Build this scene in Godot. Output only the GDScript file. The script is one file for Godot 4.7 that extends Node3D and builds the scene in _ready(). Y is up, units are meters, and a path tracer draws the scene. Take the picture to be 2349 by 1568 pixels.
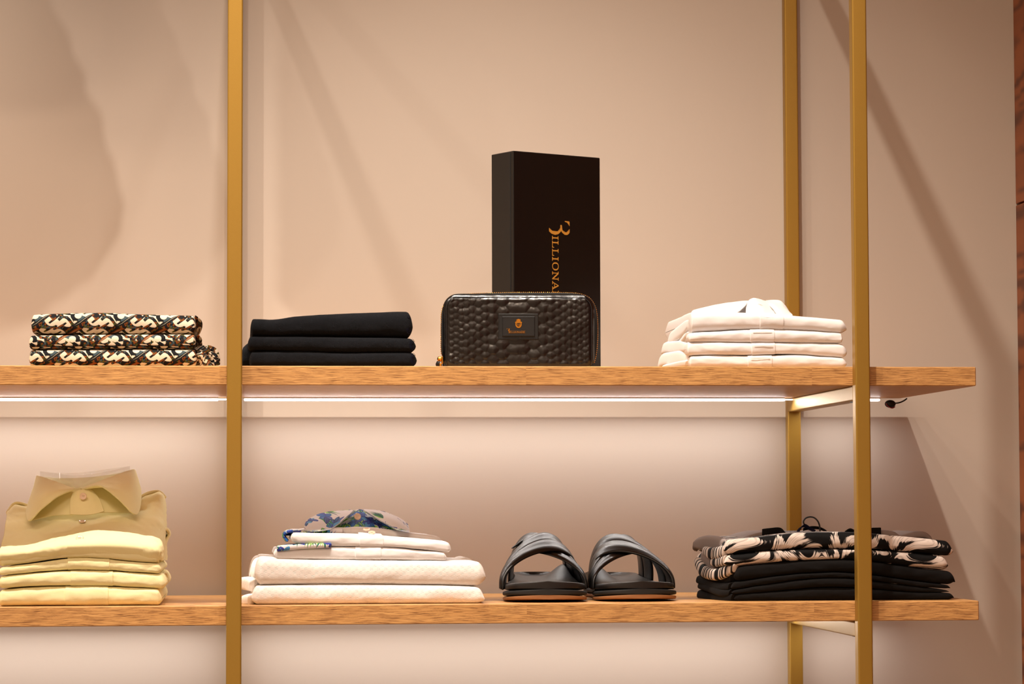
extends Node3D
# Shop shelving in a niche: brass frame, two oak shelves with light strips, folded clothes, a wallet, its box and a pair of sandals.

const SHELF_FRONT := 0.474      # front face of both boards
const TOP_SHELF := 1.25         # upper faces of the boards
const LOW_SHELF := 0.9366
const WALL_X := 1.1836

var M := {}
var names := {}
var noise := FastNoiseLite.new()


# ------------------------------------------------------------------ mesh builder
class Shape:
	var v := PackedVector3Array()
	var n := PackedVector3Array()
	var t := PackedVector2Array()
	var idx := PackedInt32Array()

	# a grid of nu x nv points (row after row); wrap closes it in the second direction
	func grid(p: PackedVector3Array, nu: int, nv: int, wrap := false, flip := false, uv := PackedVector2Array(), su := 1.0, sv := 1.0) -> void:
		var base := v.size()
		for i in nu:
			for j in nv:
				var i0 := maxi(i - 1, 0)
				var i1 := mini(i + 1, nu - 1)
				var j0 := j - 1
				var j1 := j + 1
				if wrap:
					j0 = (j0 + nv) % nv
					j1 = j1 % nv
				else:
					j0 = maxi(j0, 0)
					j1 = mini(j1, nv - 1)
				var du := p[i1 * nv + j] - p[i0 * nv + j]
				var dv := p[i * nv + j1] - p[i * nv + j0]
				var m := du.cross(dv)
				if m.length_squared() < 1e-22:
					var ii := i + 1 if i == 0 else i - 1
					ii = clampi(ii, 0, nu - 1)
					m = (p[i * nv + j] - p[ii * nv + j])
					if flip:
						m = -m
				m = m.normalized()
				v.append(p[i * nv + j])
				n.append(-m if flip else m)
				t.append(uv[i * nv + j] if uv.size() else Vector2(i * su / maxf(nu - 1, 1), j * sv / maxf(nv - 1, 1)))
		var last := nv if wrap else nv - 1
		for i in nu - 1:
			for j in last:
				var a := base + i * nv + j
				var c := base + i * nv + (j + 1) % nv
				var b := a + nv
				var d := c + nv
				if flip:
					idx.append_array([a, b, c, b, d, c])
				else:
					idx.append_array([a, c, b, b, c, d])

	func tri(a: Vector3, b: Vector3, c: Vector3, ua := Vector2.ZERO, ub := Vector2.ZERO, uc := Vector2.ZERO) -> void:
		var m := (b - a).cross(c - a).normalized()
		var k := v.size()
		v.append_array([a, b, c])
		n.append_array([m, m, m])
		t.append_array([ua, ub, uc])
		idx.append_array([k, k + 2, k + 1])

	func quad(a: Vector3, b: Vector3, c: Vector3, d: Vector3) -> void:    # counter-clockwise seen from outside
		var m := (c - a).cross(d - b).normalized()
		var k := v.size()
		v.append_array([a, b, c, d])
		n.append_array([m, m, m, m])
		var w := (b - a).length()
		var h := (d - a).length()
		t.append_array([Vector2(0, h), Vector2(w, h), Vector2(w, 0), Vector2(0, 0)])
		idx.append_array([k, k + 2, k + 1, k, k + 3, k + 2])

	# box with chamfered edges
	func box(lo: Vector3, hi: Vector3, c := 0.001) -> void:
		var a := lo + Vector3(c, c, c)
		var b := hi - Vector3(c, c, c)
		# faces
		quad(Vector3(a.x, a.y, hi.z), Vector3(b.x, a.y, hi.z), Vector3(b.x, b.y, hi.z), Vector3(a.x, b.y, hi.z))
		quad(Vector3(b.x, a.y, lo.z), Vector3(a.x, a.y, lo.z), Vector3(a.x, b.y, lo.z), Vector3(b.x, b.y, lo.z))
		quad(Vector3(hi.x, a.y, b.z), Vector3(hi.x, a.y, a.z), Vector3(hi.x, b.y, a.z), Vector3(hi.x, b.y, b.z))
		quad(Vector3(lo.x, a.y, a.z), Vector3(lo.x, a.y, b.z), Vector3(lo.x, b.y, b.z), Vector3(lo.x, b.y, a.z))
		quad(Vector3(a.x, hi.y, b.z), Vector3(b.x, hi.y, b.z), Vector3(b.x, hi.y, a.z), Vector3(a.x, hi.y, a.z))
		quad(Vector3(a.x, lo.y, a.z), Vector3(b.x, lo.y, a.z), Vector3(b.x, lo.y, b.z), Vector3(a.x, lo.y, b.z))
		# edges along x, y, z
		for sy in [0, 1]:
			for sz in [0, 1]:
				var y0: float = b.y if sy else a.y
				var y1: float = hi.y if sy else lo.y
				var z0: float = b.z if sz else a.z
				var z1: float = hi.z if sz else lo.z
				edge(Vector3(a.x, y0, z1), Vector3(b.x, y0, z1), Vector3(b.x, y1, z0), Vector3(a.x, y1, z0), Vector3(0, 1 if sy else -1, 1 if sz else -1))
		for sx in [0, 1]:
			for sz in [0, 1]:
				var x0: float = b.x if sx else a.x
				var x1: float = hi.x if sx else lo.x
				var z0: float = b.z if sz else a.z
				var z1: float = hi.z if sz else lo.z
				edge(Vector3(x0, a.y, z1), Vector3(x1, a.y, z0), Vector3(x1, b.y, z0), Vector3(x0, b.y, z1), Vector3(1 if sx else -1, 0, 1 if sz else -1))
		for sx in [0, 1]:
			for sy in [0, 1]:
				var x0: float = b.x if sx else a.x
				var x1: float = hi.x if sx else lo.x
				var y0: float = b.y if sy else a.y
				var y1: float = hi.y if sy else lo.y
				edge(Vector3(x0, y1, a.z), Vector3(x1, y0, a.z), Vector3(x1, y0, b.z), Vector3(x0, y1, b.z), Vector3(1 if sx else -1, 1 if sy else -1, 0))
		for sx in [0, 1]:
			for sy in [0, 1]:
				for sz in [0, 1]:
					var p := Vector3(b.x if sx else a.x, b.y if sy else a.y, hi.z if sz else lo.z)
					var q := Vector3(hi.x if sx else lo.x, b.y if sy else a.y, b.z if sz else a.z)
					var r := Vector3(b.x if sx else a.x, hi.y if sy else lo.y, b.z if sz else a.z)
					var out := Vector3(1 if sx else -1, 1 if sy else -1, 1 if sz else -1)
					if (q - p).cross(r - p).dot(out) > 0:
						tri(p, q, r)
					else:
						tri(p, r, q)

	func edge(a: Vector3, b: Vector3, c: Vector3, d: Vector3, out: Vector3) -> void:
		if (c - a).cross(d - b).dot(out) > 0:
			quad(a, b, c, d)
		else:
			quad(d, c, b, a)

	# flat outline in x and y pushed out to a depth, front at z = 0 + lift
	func plate(poly: PackedVector2Array, at: Transform3D, depth: float) -> void:
		var cut := Geometry2D.triangulate_polygon(poly)
		for k in range(0, cut.size(), 3):
			var p := [poly[cut[k]], poly[cut[k + 1]], poly[cut[k + 2]]]
			if (p[1] - p[0]).cross(p[2] - p[0]) < 0:
				p = [p[0], p[2], p[1]]
			tri(at * Vector3(p[0].x, p[0].y, depth), at * Vector3(p[1].x, p[1].y, depth), at * Vector3(p[2].x, p[2].y, depth))
			tri(at * Vector3(p[0].x, p[0].y, 0), at * Vector3(p[2].x, p[2].y, 0), at * Vector3(p[1].x, p[1].y, 0))
		var ccw := not Geometry2D.is_polygon_clockwise(poly)
		for k in poly.size():
			var p := poly[k]
			var q := poly[(k + 1) % poly.size()]
			if not ccw:
				var s := p
				p = q
				q = s
			quad(at * Vector3(p.x, p.y, 0), at * Vector3(q.x, q.y, 0), at * Vector3(q.x, q.y, depth), at * Vector3(p.x, p.y, depth))

	func mesh() -> ArrayMesh:
		var a := []
		a.resize(Mesh.ARRAY_MAX)
		a[Mesh.ARRAY_VERTEX] = v
		a[Mesh.ARRAY_NORMAL] = n
		a[Mesh.ARRAY_TEX_UV] = t
		a[Mesh.ARRAY_INDEX] = idx
		var m := ArrayMesh.new()
		m.add_surface_from_arrays(Mesh.PRIMITIVE_TRIANGLES, a)
		return m


# ------------------------------------------------------------------ scene tree helpers
func numbered(called: String) -> String:
	var k: int = names.get(called, 0)
	names[called] = k + 1
	return called if k == 0 else "%s_%03d" % [called, k]

func part(called: String, s, mat: Material, parent: Node) -> MeshInstance3D:
	var o := MeshInstance3D.new()
	o.name = called
	o.mesh = s.mesh() if s is Shape else s
	o.material_override = mat
	parent.add_child(o, true)
	return o

func thing(called: String, label: String, category: String, group := "", at := Vector3.ZERO) -> Node3D:
	var o := Node3D.new()
	o.name = numbered(called)
	o.position = at
	add_child(o, true)
	return tag(o, label, category, group)

func solid(called: String, s, mat: Material, label: String, category: String, group := "") -> MeshInstance3D:
	var o := part(numbered(called), s, mat, self)
	tag(o, label, category, group)
	return o

func tag(o: Node3D, label: String, category: String, group := "") -> Node3D:
	o.set_meta("label", label)
	o.set_meta("category", category)
	if group != "":
		o.set_meta("group", group)
	return o

func structure(o: Node3D, label: String, category: String) -> Node3D:
	tag(o, label, category)
	o.set_meta("kind", "structure")
	return o


# ------------------------------------------------------------------ shape helpers
func spline(p: Array, f: float):    # smooth curve through the points, f from 0 to 1
	var k := p.size() - 1
	if k == 0:
		return p[0]
	var s := clampf(f, 0.0, 1.0) * k
	var i := mini(int(s), k - 1)
	var a = p[maxi(i - 1, 0)]
	var b = p[i]
	var c = p[i + 1]
	var d = p[mini(i + 2, k)]
	var u := s - i
	return 0.5 * ((2.0 * b) + (c - a) * u + (2.0 * a - 5.0 * b + 4.0 * c - d) * u * u + (3.0 * b - a - 3.0 * c + d) * u * u * u)

func height_at(p: Array, x: float) -> float:    # y of a curve given by points with rising x
	if x <= p[0].x:
		return p[0].y
	for i in p.size() - 1:
		if x <= p[i + 1].x:
			var a: Vector2 = p[maxi(i - 1, 0)]
			var b: Vector2 = p[i]
			var c: Vector2 = p[i + 1]
			var d: Vector2 = p[mini(i + 2, p.size() - 1)]
			var u := (x - b.x) / maxf(c.x - b.x, 1e-6)
			var h := c.x - b.x
			var m0 := (c.y - a.y) / maxf(c.x - a.x, 1e-6) * h
			var m1 := (d.y - b.y) / maxf(d.x - b.x, 1e-6) * h
			var uu := u * u
			var u3 := uu * u
			return (2 * u3 - 3 * uu + 1) * b.y + (u3 - 2 * uu + u) * m0 + (-2 * u3 + 3 * uu) * c.y + (u3 - uu) * m1
	return p[p.size() - 1].y

# One folded layer of cloth: a soft slab between a lower and an upper outline, its front edge rolled.
# o: left, right, front, depth; optional roll (how deep the front edge is rounded), end (how far the ends are rounded), bump, seed, back_drop
func fold(top: Array, low: Array, o: Dictionary) -> Shape:
	var s := Shape.new()
	var x0: float = o.left
	var x1: float = o.right
	var front: float = o.front
	var depth: float = o.depth
	var end_l: float = o.get("end_l", o.get("end", 0.006))
	var end_r: float = o.get("end_r", o.get("end", 0.006))
	var bump: float = o.get("bump", 0.0008)
	var seed_at: float = o.get("seed", 0.0) * 13.7
	var drop: float = o.get("back_drop", 0.0)
	var mid: int = o.get("cols", 72)
	var xs := []
	for i in 8:
		xs.append([x0 + end_l * (1.0 - cos(PI / 2 * i / 8.0)), sqrt(1.0 - pow(cos(PI / 2 * i / 8.0), 2.0))])
	for i in mid + 1:
		xs.append([lerpf(x0 + end_l, x1 - end_r, float(i) / mid), 1.0])
	for i in range(7, -1, -1):
		xs.append([x1 - end_r * (1.0 - cos(PI / 2 * i / 8.0)), sqrt(1.0 - pow(cos(PI / 2 * i / 8.0), 2.0))])
	var p := PackedVector3Array()
	var uv := PackedVector2Array()
	var nv := 36
	for e in xs:
		var x: float = e[0]
		var k: float = maxf(e[1], 0.02)
		var yt := height_at(top, x)
		var yb := height_at(low, x)
		var m := (yt + yb) / 2.0
		var h := maxf((yt - yb) / 2.0, 0.0015)
		var roll: float = minf(o.get("roll", 1.25) * h, depth * 0.3)
		var along := 0.0
		var before := Vector2.ZERO
		var ring := []
		var half_v := 0.0
		for j in nv:
			var z := 0.0
			var y := 0.0
			if j < 18:                      # round the front, from below to above
				var a := -PI / 2 + PI * j / 17.0
				z = front - roll + roll * pow(absf(cos(a)), 0.8)
				y = h * signf(sin(a)) * pow(absf(sin(a)), 0.85)
			elif j < 24:                    # over the top, towards the back
				var g := (j - 17) / 7.0
				z = lerpf(front - roll, front - depth + h * 0.6, g)
				y = h - drop * g
			elif j < 30:                    # round the back
				var a := PI / 2 - PI * (j - 24) / 5.0
				z = front - depth + h * 0.6 - h * 0.6 * absf(cos(a))
				y = h * sin(a) - drop
			else:                           # under it, to the front
				var g := (j - 29) / 7.0
				z = lerpf(front - depth + h * 0.6, front - roll, g)
				y = -h - drop * (1.0 - g)
			var q := Vector2(y, z)
			if j:
				along += q.distance_to(before)
			if j == 9:
				half_v = along
			before = q
			ring.append([y, z, along])
		for j in nv:
			var y: float = ring[j][0]
			var z: float = ring[j][1]
			var w := Vector3(x, m + y * k, z - (1.0 - k) * minf(roll, 0.012))
			var soft := bump * k
			if j < 24:
				var fz := noise.get_noise_3d(x * 900 + seed_at * 31.0, (m + y) * 2600, z * 1200)
				var fl := noise.get_noise_3d(x * 260 - seed_at * 17.0, (m + y) * 700 + 90.0, z * 500)
				var amt := (fz * 0.45 + fl) * soft
				if j < 18:
					var a := -PI / 2 + PI * j / 17.0
					w.z += amt * (0.35 + cos(a)) * 1.3
					w.y += amt * sin(a) * 0.55
				else:
					w.y += amt * 0.6
			p.append(w)
			uv.append(Vector2(x, half_v - ring[j][2]))
	s.grid(p, xs.size(), nv, true, false, uv)
	return s

# A sheet of cloth or card through rows of points, th thick
func sheet(rows: Array, nu: int, nv: int, th: float, crease := 0.0, seed_at := 0.0, edge_round := true) -> Shape:
	var p := PackedVector3Array()
	var cols := []
	for r in rows:
		var line := []
		for j in nv + 1:
			line.append(spline(r, float(j) / nv))
		cols.append(line)
	for i in nu + 1:
		for j in nv + 1:
			var c := []
			for l in cols:
				c.append(l[j])
			p.append(spline(c, float(i) / nu))
	var w := nv + 1
	var nn := PackedVector3Array()
	for i in nu + 1:
		for j in w:
			var du := p[mini(i + 1, nu) * w + j] - p[maxi(i - 1, 0) * w + j]
			var dv := p[i * w + mini(j + 1, nv)] - p[i * w + maxi(j - 1, 0)]
			var m := dv.cross(du)
			nn.append(m.normalized() if m.length_squared() > 1e-24 else Vector3(0, 0, 1))
	if crease > 0.0:
		for k in p.size():
			var q := p[k]
			p[k] = q + nn[k] * crease * (noise.get_noise_3d(q.x * 700 + seed_at * 50.0, q.y * 1500, q.z * 700) + 0.5 * noise.get_noise_3d(q.x * 2400, q.y * 3600, q.z * 2000 + seed_at))
	var uv := PackedVector2Array()
	var lu := p[0].distance_to(p[nu * w])
	var lv := p[0].distance_to(p[nv])
	lu = maxf(lu, p[nv].distance_to(p[nu * w + nv]))
	lv = maxf(lv, p[nu * w].distance_to(p[nu * w + nv]))
	for i in nu + 1:
		for j in w:
			uv.append(Vector2(lv * j / nv, lu * i / nu))
	var f := PackedVector3Array()
	var b := PackedVector3Array()
	for k in p.size():
		f.append(p[k] + nn[k] * th / 2)
		b.append(p[k] - nn[k] * th / 2)
	var s := Shape.new()
	s.grid(f, nu + 1, w, false, true, uv)
	s.grid(b, nu + 1, w, false, false, uv)
	var rim_f := []
	for j in w:
		rim_f.append(j)
	for i in range(1, nu + 1):
		rim_f.append(i * w + nv)
	for j in range(nv - 1, -1, -1):
		rim_f.append(nu * w + j)
	for i in range(nu - 1, 0, -1):
		rim_f.append(i * w)
	var rim := PackedVector3Array()
	var middle := Vector3.ZERO
	for k in p:
		middle += k
	middle /= p.size()
	for k in rim_f.size() + 1:
		var at: int = rim_f[k % rim_f.size()]
		rim.append(f[at])
		var outward := (p[at] - middle).normalized() * th * 0.35 if edge_round else Vector3.ZERO
		rim.append(p[at] + outward)
		rim.append(b[at])
	s.grid(rim, rim_f.size() + 1, 3, false, false)
	return s

# A padded band swept along a path: side = half width vectors, th = half thickness, pleats across
func band(path: Array, side: Array, th: float, n: int, pleats := 0, ridge := 0.0, ends := true, power := 0.7) -> Shape:
	var s := Shape.new()
	var nv := 28 if pleats else 16
	var p := PackedVector3Array()
	var uv := PackedVector2Array()
	var along := 0.0
	var before: Vector3 = path[0]
	for i in n + 1:
		var f := float(i) / n
		var c: Vector3 = spline(path, f)
		var a: Vector3 = spline(path, maxf(f - 0.01, 0))
		var b: Vector3 = spline(path, minf(f + 0.01, 1))
		var w: Vector3 = spline(side, f)
		var nrm := (b - a).cross(w).normalized()
		var k := 1.0
		if ends and (i == 0 or i == n):
			k = 0.02
		along += c.distance_to(before)
		before = c
		for j in nv:
			var g := TAU * j / nv
			var x := signf(cos(g)) * pow(absf(cos(g)), power)
			var y := signf(sin(g)) * pow(absf(sin(g)), 0.75)
			var lift := th
			if pleats and y > 0:
				lift += ridge * absf(sin((x + 1.0) * 0.5 * PI * pleats + f * 1.2)) * (1.0 - absf(x) * 0.6)
			p.append(c + w * x * (1.0 if k > 0.5 else 0.9) + nrm * y * lift * k)
			uv.append(Vector2(along, x * w.length()))
	s.grid(p, n + 1, nv, true, true, uv)
	return s

func tube(path: Array, r: float, n: int, sides := 8, s: Shape = null) -> Shape:
	if s == null:
		s = Shape.new()
	var p := PackedVector3Array()
	var up := Vector3(0.31, 0.2, 0.93)
	for i in n + 1:
		var f := float(i) / n
		var c: Vector3 = spline(path, f)
		var t: Vector3 = (spline(path, minf(f + 0.01, 1)) - spline(path, maxf(f - 0.01, 0))).normalized()
		var a := t.cross(up).normalized()
		var b := t.cross(a)
		var k := 0.05 if i == 0 or i == n else 1.0
		for j in sides:
			var g := TAU * j / sides
			p.append(c + (a * cos(g) + b * sin(g)) * r * k)
	s.grid(p, n + 1, sides, true, false)
	return s

# turned body: profile of (radius, height) points round the y axis of at
func lathe(profile: Array, at := Transform3D.IDENTITY, sides := 24, s: Shape = null) -> Shape:
	if s == null:
		s = Shape.new()
	var p := PackedVector3Array()
	for q in profile:
		for j in sides:
			var g := TAU * j / sides
			p.append(at * Vector3(cos(g) * q.x, q.y, sin(g) * q.x))
	s.grid(p, profile.size(), sides, true, false)
	return s

# square tube with rounded corners along an axis from a to b
func square_tube(a: Vector3, b: Vector3, half: float, r: float, across: Vector3) -> Shape:
	var s := Shape.new()
	var dir := (b - a).normalized()
	var side := across.normalized()
	var up := dir.cross(side).normalized()
	var ring := []
	for q in 4:
		var cx: float = [1, -1, -1, 1][q] * (half - r)
		var cy: float = [1, 1, -1, -1][q] * (half - r)
		for k in 5:
			var g := PI / 2 * q + PI / 2 * k / 4.0
			ring.append(side * (cx + cos(g) * r) + up * (cy + sin(g) * r))
	var p := PackedVector3Array()
	var uv := PackedVector2Array()
	var len := a.distance_to(b)
	for e in [0.0, 1.0]:
		for k in ring.size():
			p.append(a.lerp(b, e) + ring[k])
			uv.append(Vector2(k * 0.004, e * len))
	s.grid(p, 2, ring.size(), true, false, uv)
	# true normals: the grid's are right as the corners have points enough
	for e in [0, 1]:
		var c := a if e == 0 else b
		for k in ring.size():
			var q: Vector3 = c + ring[k]
			var w: Vector3 = c + ring[(k + 1) % ring.size()]
			if ((q - c).cross(w - c)).dot(dir if e else -dir) > 0:
				s.tri(c, q, w)
			else:
				s.tri(c, w, q)
	return s


# ------------------------------------------------------------------ textures
func fill_poly(im: Image, pts: Array, color: Color, wrap := true) -> void:
	var w := im.get_width()
	var h := im.get_height()
	var lo := 1e9
	var hi := -1e9
	for q in pts:
		lo = minf(lo, q.y)
		hi = maxf(hi, q.y)
	for y in range(int(floor(lo)), int(ceil(hi)) + 1):
		var cuts := []
		for k in pts.size():
			var a: Vector2 = pts[k]
			var b: Vector2 = pts[(k + 1) % pts.size()]
			if (a.y <= y) != (b.y <= y):
				cuts.append(a.x + (b.x - a.x) * (y - a.y) / (b.y - a.y))
		cuts.sort()
		for k in range(0, cuts.size() - 1, 2):
			var x0 := int(round(cuts[k]))
			var x1 := int(round(cuts[k + 1]))
			if x1 <= x0:
				continue
			if not wrap:
				im.fill_rect(Rect2i(x0, y, x1 - x0, 1), color)
				continue
			var yy := posmod(y, h)
			var n := mini(x1 - x0, w)
			var xs := posmod(x0, w)
			im.fill_rect(Rect2i(xs, yy, mini(n, w - xs), 1), color)
			if xs + n > w:
				im.fill_rect(Rect2i(0, yy, xs + n - w, 1), color)

func smooth_poly(pts: Array, per := 6) -> Array:
	var o := []
	var n := pts.size()
	for k in n:
		for i in per:
			var u := float(i) / per
			var a: Vector2 = pts[(k - 1 + n) % n]
			var b: Vector2 = pts[k]
			var c: Vector2 = pts[(k + 1) % n]
			var d: Vector2 = pts[(k + 2) % n]
			o.append(0.5 * ((2.0 * b) + (c - a) * u + (2.0 * a - 5.0 * b + 4.0 * c - d) * u * u + (3.0 * b - a - 3.0 * c + d) * u * u * u))
	return o

func texture(im: Image) -> ImageTexture:
	im.generate_mipmaps()
	return ImageTexture.create_from_image(im)

func make_noise(freq: float, octaves := 3, kind := FastNoiseLite.TYPE_SIMPLEX_SMOOTH, sd := 1) -> FastNoiseLite:
	var f := FastNoiseLite.new()
	f.seed = sd
	f.noise_type = kind
	f.frequency = freq
	f.fractal_octaves = octaves
	return f

func noise_tex(freq: float, w := 512, h := 512, octaves := 3, sd := 1) -> NoiseTexture2D:
	var t := NoiseTexture2D.new()
	t.width = w
	t.height = h
	t.seamless = true
	t.noise = make_noise(freq, octaves, FastNoiseLite.TYPE_SIMPLEX_SMOOTH, sd)
	return t

func oak_image(w: int, h: int, sd: int) -> Image:    # long pores and fibres along x
	var im := Image.create(w, h, false, Image.FORMAT_RGB8)
	var wide := make_noise(0.006, 2, FastNoiseLite.TYPE_SIMPLEX_SMOOTH, sd)
	var fibre := make_noise(0.05, 3, FastNoiseLite.TYPE_SIMPLEX_SMOOTH, sd + 3)
	var pore := make_noise(0.09, 2, FastNoiseLite.TYPE_SIMPLEX_SMOOTH, sd + 7)
	var light := Color(0.89, 0.69, 0.44)
	var deep := Color(0.77, 0.56, 0.33)
	var dark := Color(0.50, 0.33, 0.19)
	for y in h:
		for x in w:
			var bend := 9.0 * wide.get_noise_2d(x * 0.5, y * 0.7)
			var a := 0.5 + 0.5 * fibre.get_noise_2d(x * 0.05, (y + bend) * 2.2)
			var b := pore.get_noise_2d(x * 0.10, (y + bend) * 2.6 + 400.0)
			var c := light.lerp(deep, clampf(a * 1.25 - 0.1, 0, 1))
			c = c.lerp(dark, clampf((b - 0.14) * 3.6, 0.0, 0.9))
			im.set_pixel(x, y, c)
	return im

func weave_image(n: int, kind: String) -> Image:      # relief of cloth
	var im := Image.create(n, n, false, Image.FORMAT_L8)
	var rough := make_noise(0.09, 3, FastNoiseLite.TYPE_SIMPLEX_SMOOTH, 11)
	var bend := make_noise(0.012, 2, FastNoiseLite.TYPE_SIMPLEX_SMOOTH, 5)
	for y in n:
		for x in n:
			var g := 0.5
			if kind == "plain":
				var a := sin(TAU * x / 8.0) * 0.5 + 0.5
				var b := sin(TAU * y / 8.0) * 0.5 + 0.5
				g = 0.35 + 0.25 * (a if (x / 8 + y / 8) % 2 == 0 else b) + 0.25 * rough.get_noise_2d(x, y)
			elif kind == "swirl":
				var q := bend.get_noise_2d(x, y) * 9.0 + bend.get_noise_2d(x + 300, y * 0.7) * 5.0
				g = 0.5 + 0.32 * sin(q * TAU) + 0.22 * rough.get_noise_2d(x * 1.5, y * 1.5)
			elif kind == "knit":
				# cell of 64 x 64: four wavy ridges in the middle of every second column, smooth bosses between
				var col := x / 32
				var u := (x % 32) / 32.0
				var row := posmod(y + (32 if col % 2 else 0), 64) / 64.0
				var inside := smoothstep(0.0, 0.18, u) * smoothstep(1.0, 0.82, u)
				var wave := sin(TAU * (row * 8.0 + 0.28 * sin(TAU * u)))
				var zone := smoothstep(0.05, 0.16, row) * smoothstep(0.62, 0.5, row)
				g = 0.45 + 0.4 * wave * zone * inside + 0.42 * (1.0 - zone) * sin(PI * u) * 0.8 + 0.14 * rough.get_noise_2d(x * 2.0, y * 2.0)
			elif kind == "leather":
				g = 0.5 + 0.35 * rough.get_noise_2d(x * 1.3, y * 1.3) + 0.2 * bend.get_noise_2d(x * 4.0, y * 4.0)
			im.set_pixel(x, y, Color(g, g, g))
	return im

func monogram_image() -> Image:    # interlaced letters in cream over dark, olive, rust and slate bands
	var w := 1024
	var h := 960
	var im := Image.create(w, h, false, Image.FORMAT_RGB8)
	var patch := make_noise(0.0085, 2, FastNoiseLite.TYPE_CELLULAR, 4)
	patch.cellular_return_type = FastNoiseLite.RETURN_CELL_VALUE
	patch.domain_warp_enabled = true
	patch.domain_warp_amplitude = 40.0
	patch.domain_warp_frequency = 0.02
	var vein := make_noise(0.02, 2, FastNoiseLite.TYPE_SIMPLEX_SMOOTH, 8)
	var tones := [Color(0.07, 0.075, 0.085), Color(0.09, 0.09, 0.09), Color(0.33, 0.32, 0.11), Color(0.52, 0.27, 0.08), Color(0.25, 0.31, 0.33), Color(0.12, 0.08, 0.06), Color(0.07, 0.08, 0.10)]
	for y in range(0, h, 2):
		for x in range(0, w, 2):
			var k := patch.get_noise_2d(x, y)
			var c: Color = tones[posmod(int((k + 1.0) * 10.0), tones.size())]
			var q := vein.get_noise_2d(x * 0.6 + y * 0.8, y * 0.9 - x * 0.5)
			c = c.lerp(Color(0.05, 0.05, 0.055), smoothstep(0.12, 0.0, absf(q)) * 0.55)
			im.fill_rect(Rect2i(x, y, 2, 2), c)
	var cream := Color(0.89, 0.83, 0.73)
	var ink := Color(0.05, 0.05, 0.055)
	var f := w / 1080.0
	var cells := [Vector2(0, 0), Vector2(540, 506)]
	for off in cells:
		var flip: bool = off.x > 0
		var put := func(pts: Array) -> Array:
			var o := []
			for q in pts:
				var z: Vector2 = q
				if flip:
					z = Vector2(1080.0 - z.x, 790.0 - z.y)
				o.append((z + off) * f)
			return o
		# the ring and its disc
		var ring := []
		var disc := []
		var halo := []
		for k in 40:
			var g := TAU * k / 40.0
			ring.append(Vector2(308 + cos(g) * 172, 330 + sin(g) * 160))
			disc.append(Vector2(308 + cos(g) * 90, 330 + sin(g) * 92))
			halo.append(Vector2(308 + cos(g) * 198, 330 + sin(g) * 186))
		fill_poly(im, put.call(halo), ink)
		for seg in 4:    # ring in its own tones
			var piece := []
			for k in 11:
				var g := TAU * (seg * 10 + k) / 40.0
				piece.append(Vector2(308 + cos(g) * 176, 330 + sin(g) * 164))
			for k in range(10, -1, -1):
				var g := TAU * (seg * 10 + k) / 40.0
				piece.append(Vector2(308 + cos(g) * 88, 330 + sin(g) * 90))
			fill_poly(im, put.call(piece), tones[[4, 0, 0, 2][seg]])
		fill_poly(im, put.call(disc), cream)
		fill_poly(im, put.call([Vector2(110, 190), Vector2(140, 180), Vector2(235, 240), Vector2(330, 300), Vector2(290, 320), Vector2(210, 250), Vector2(110, 262)]), cream)
		fill_poly(im, put.call([Vector2(330, 290), Vector2(395, 235), Vector2(560, 345), Vector2(530, 390)]), cream)
		fill_poly(im, put.call(smooth_poly([Vector2(300, 160), Vector2(480, 160), Vector2(430, 225), Vector2(390, 245), Vector2(340, 225)])), cream)
		fill_poly(im, put.call(smooth_poly([Vector2(480, 265), Vector2(560, 220), Vector2(625, 215), Vector2(672, 262), Vector2(600, 330), Vector2(545, 372)])), cream)
		# the tall letter cut by slits
		fill_poly(im, put.call([Vector2(540, 465), Vector2(600, 410), Vector2(660, 355), Vector2(735, 440), Vector2(640, 520), Vector2(680, 550), Vector2(780, 478), Vector2(850, 420), Vector2(915, 355), Vector2(908, 382), Vector2(870, 435), Vector2(920, 485), Vector2(1000, 412),
			Vector2(1045, 412), Vector2(1100, 440), Vector2(1165, 515), Vector2(1200, 565), Vector2(1215, 600), Vector2(1170, 635), Vector2(1100, 630), Vector2(1030, 610), Vector2(1110, 540), Vector2(1075, 515), Vector2(960, 580), Vector2(860, 640), Vector2(870, 600), Vector2(830, 580), Vector2(790, 600), Vector2(740, 615), Vector2(680, 608), Vector2(620, 575), Vector2(575, 525)]), cream)
		for k in [[Vector2(1010, 255), Vector2(1090, 300), Vector2(1195, 318), Vector2(1200, 380), Vector2(1290, 530), Vector2(1275, 545), Vector2(1190, 420), Vector2(1120, 345), Vector2(1020, 340)],
				[Vector2(215, 555), Vector2(240, 510), Vector2(300, 492)], [Vector2(830, 262), Vector2(885, 290), Vector2(850, 330)], [Vector2(560, 150), Vector2(750, 165), Vector2(765, 195), Vector2(600, 185)], [Vector2(1280, 480), Vector2(1370, 480), Vector2(1290, 555)]]:
			fill_poly(im, put.call(k), cream)
		# the bar with its hairline
		fill_poly(im, put.call([Vector2(120, 610), Vector2(180, 590), Vector2(300, 520), Vector2(430, 430), Vector2(560, 325), Vector2(690, 240), Vector2(720, 262), Vector2(600, 370), Vector2(480, 480), Vector2(330, 590), Vector2(200, 650)]), tones[1] if not flip else tones[3])
		fill_poly(im, put.call([Vector2(205, 610), Vector2(340, 530), Vector2(470, 425), Vector2(690, 255), Vector2(695, 262), Vector2(480, 430), Vector2(345, 538)]), Color(0.72, 0.70, 0.60))
	return im

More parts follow.
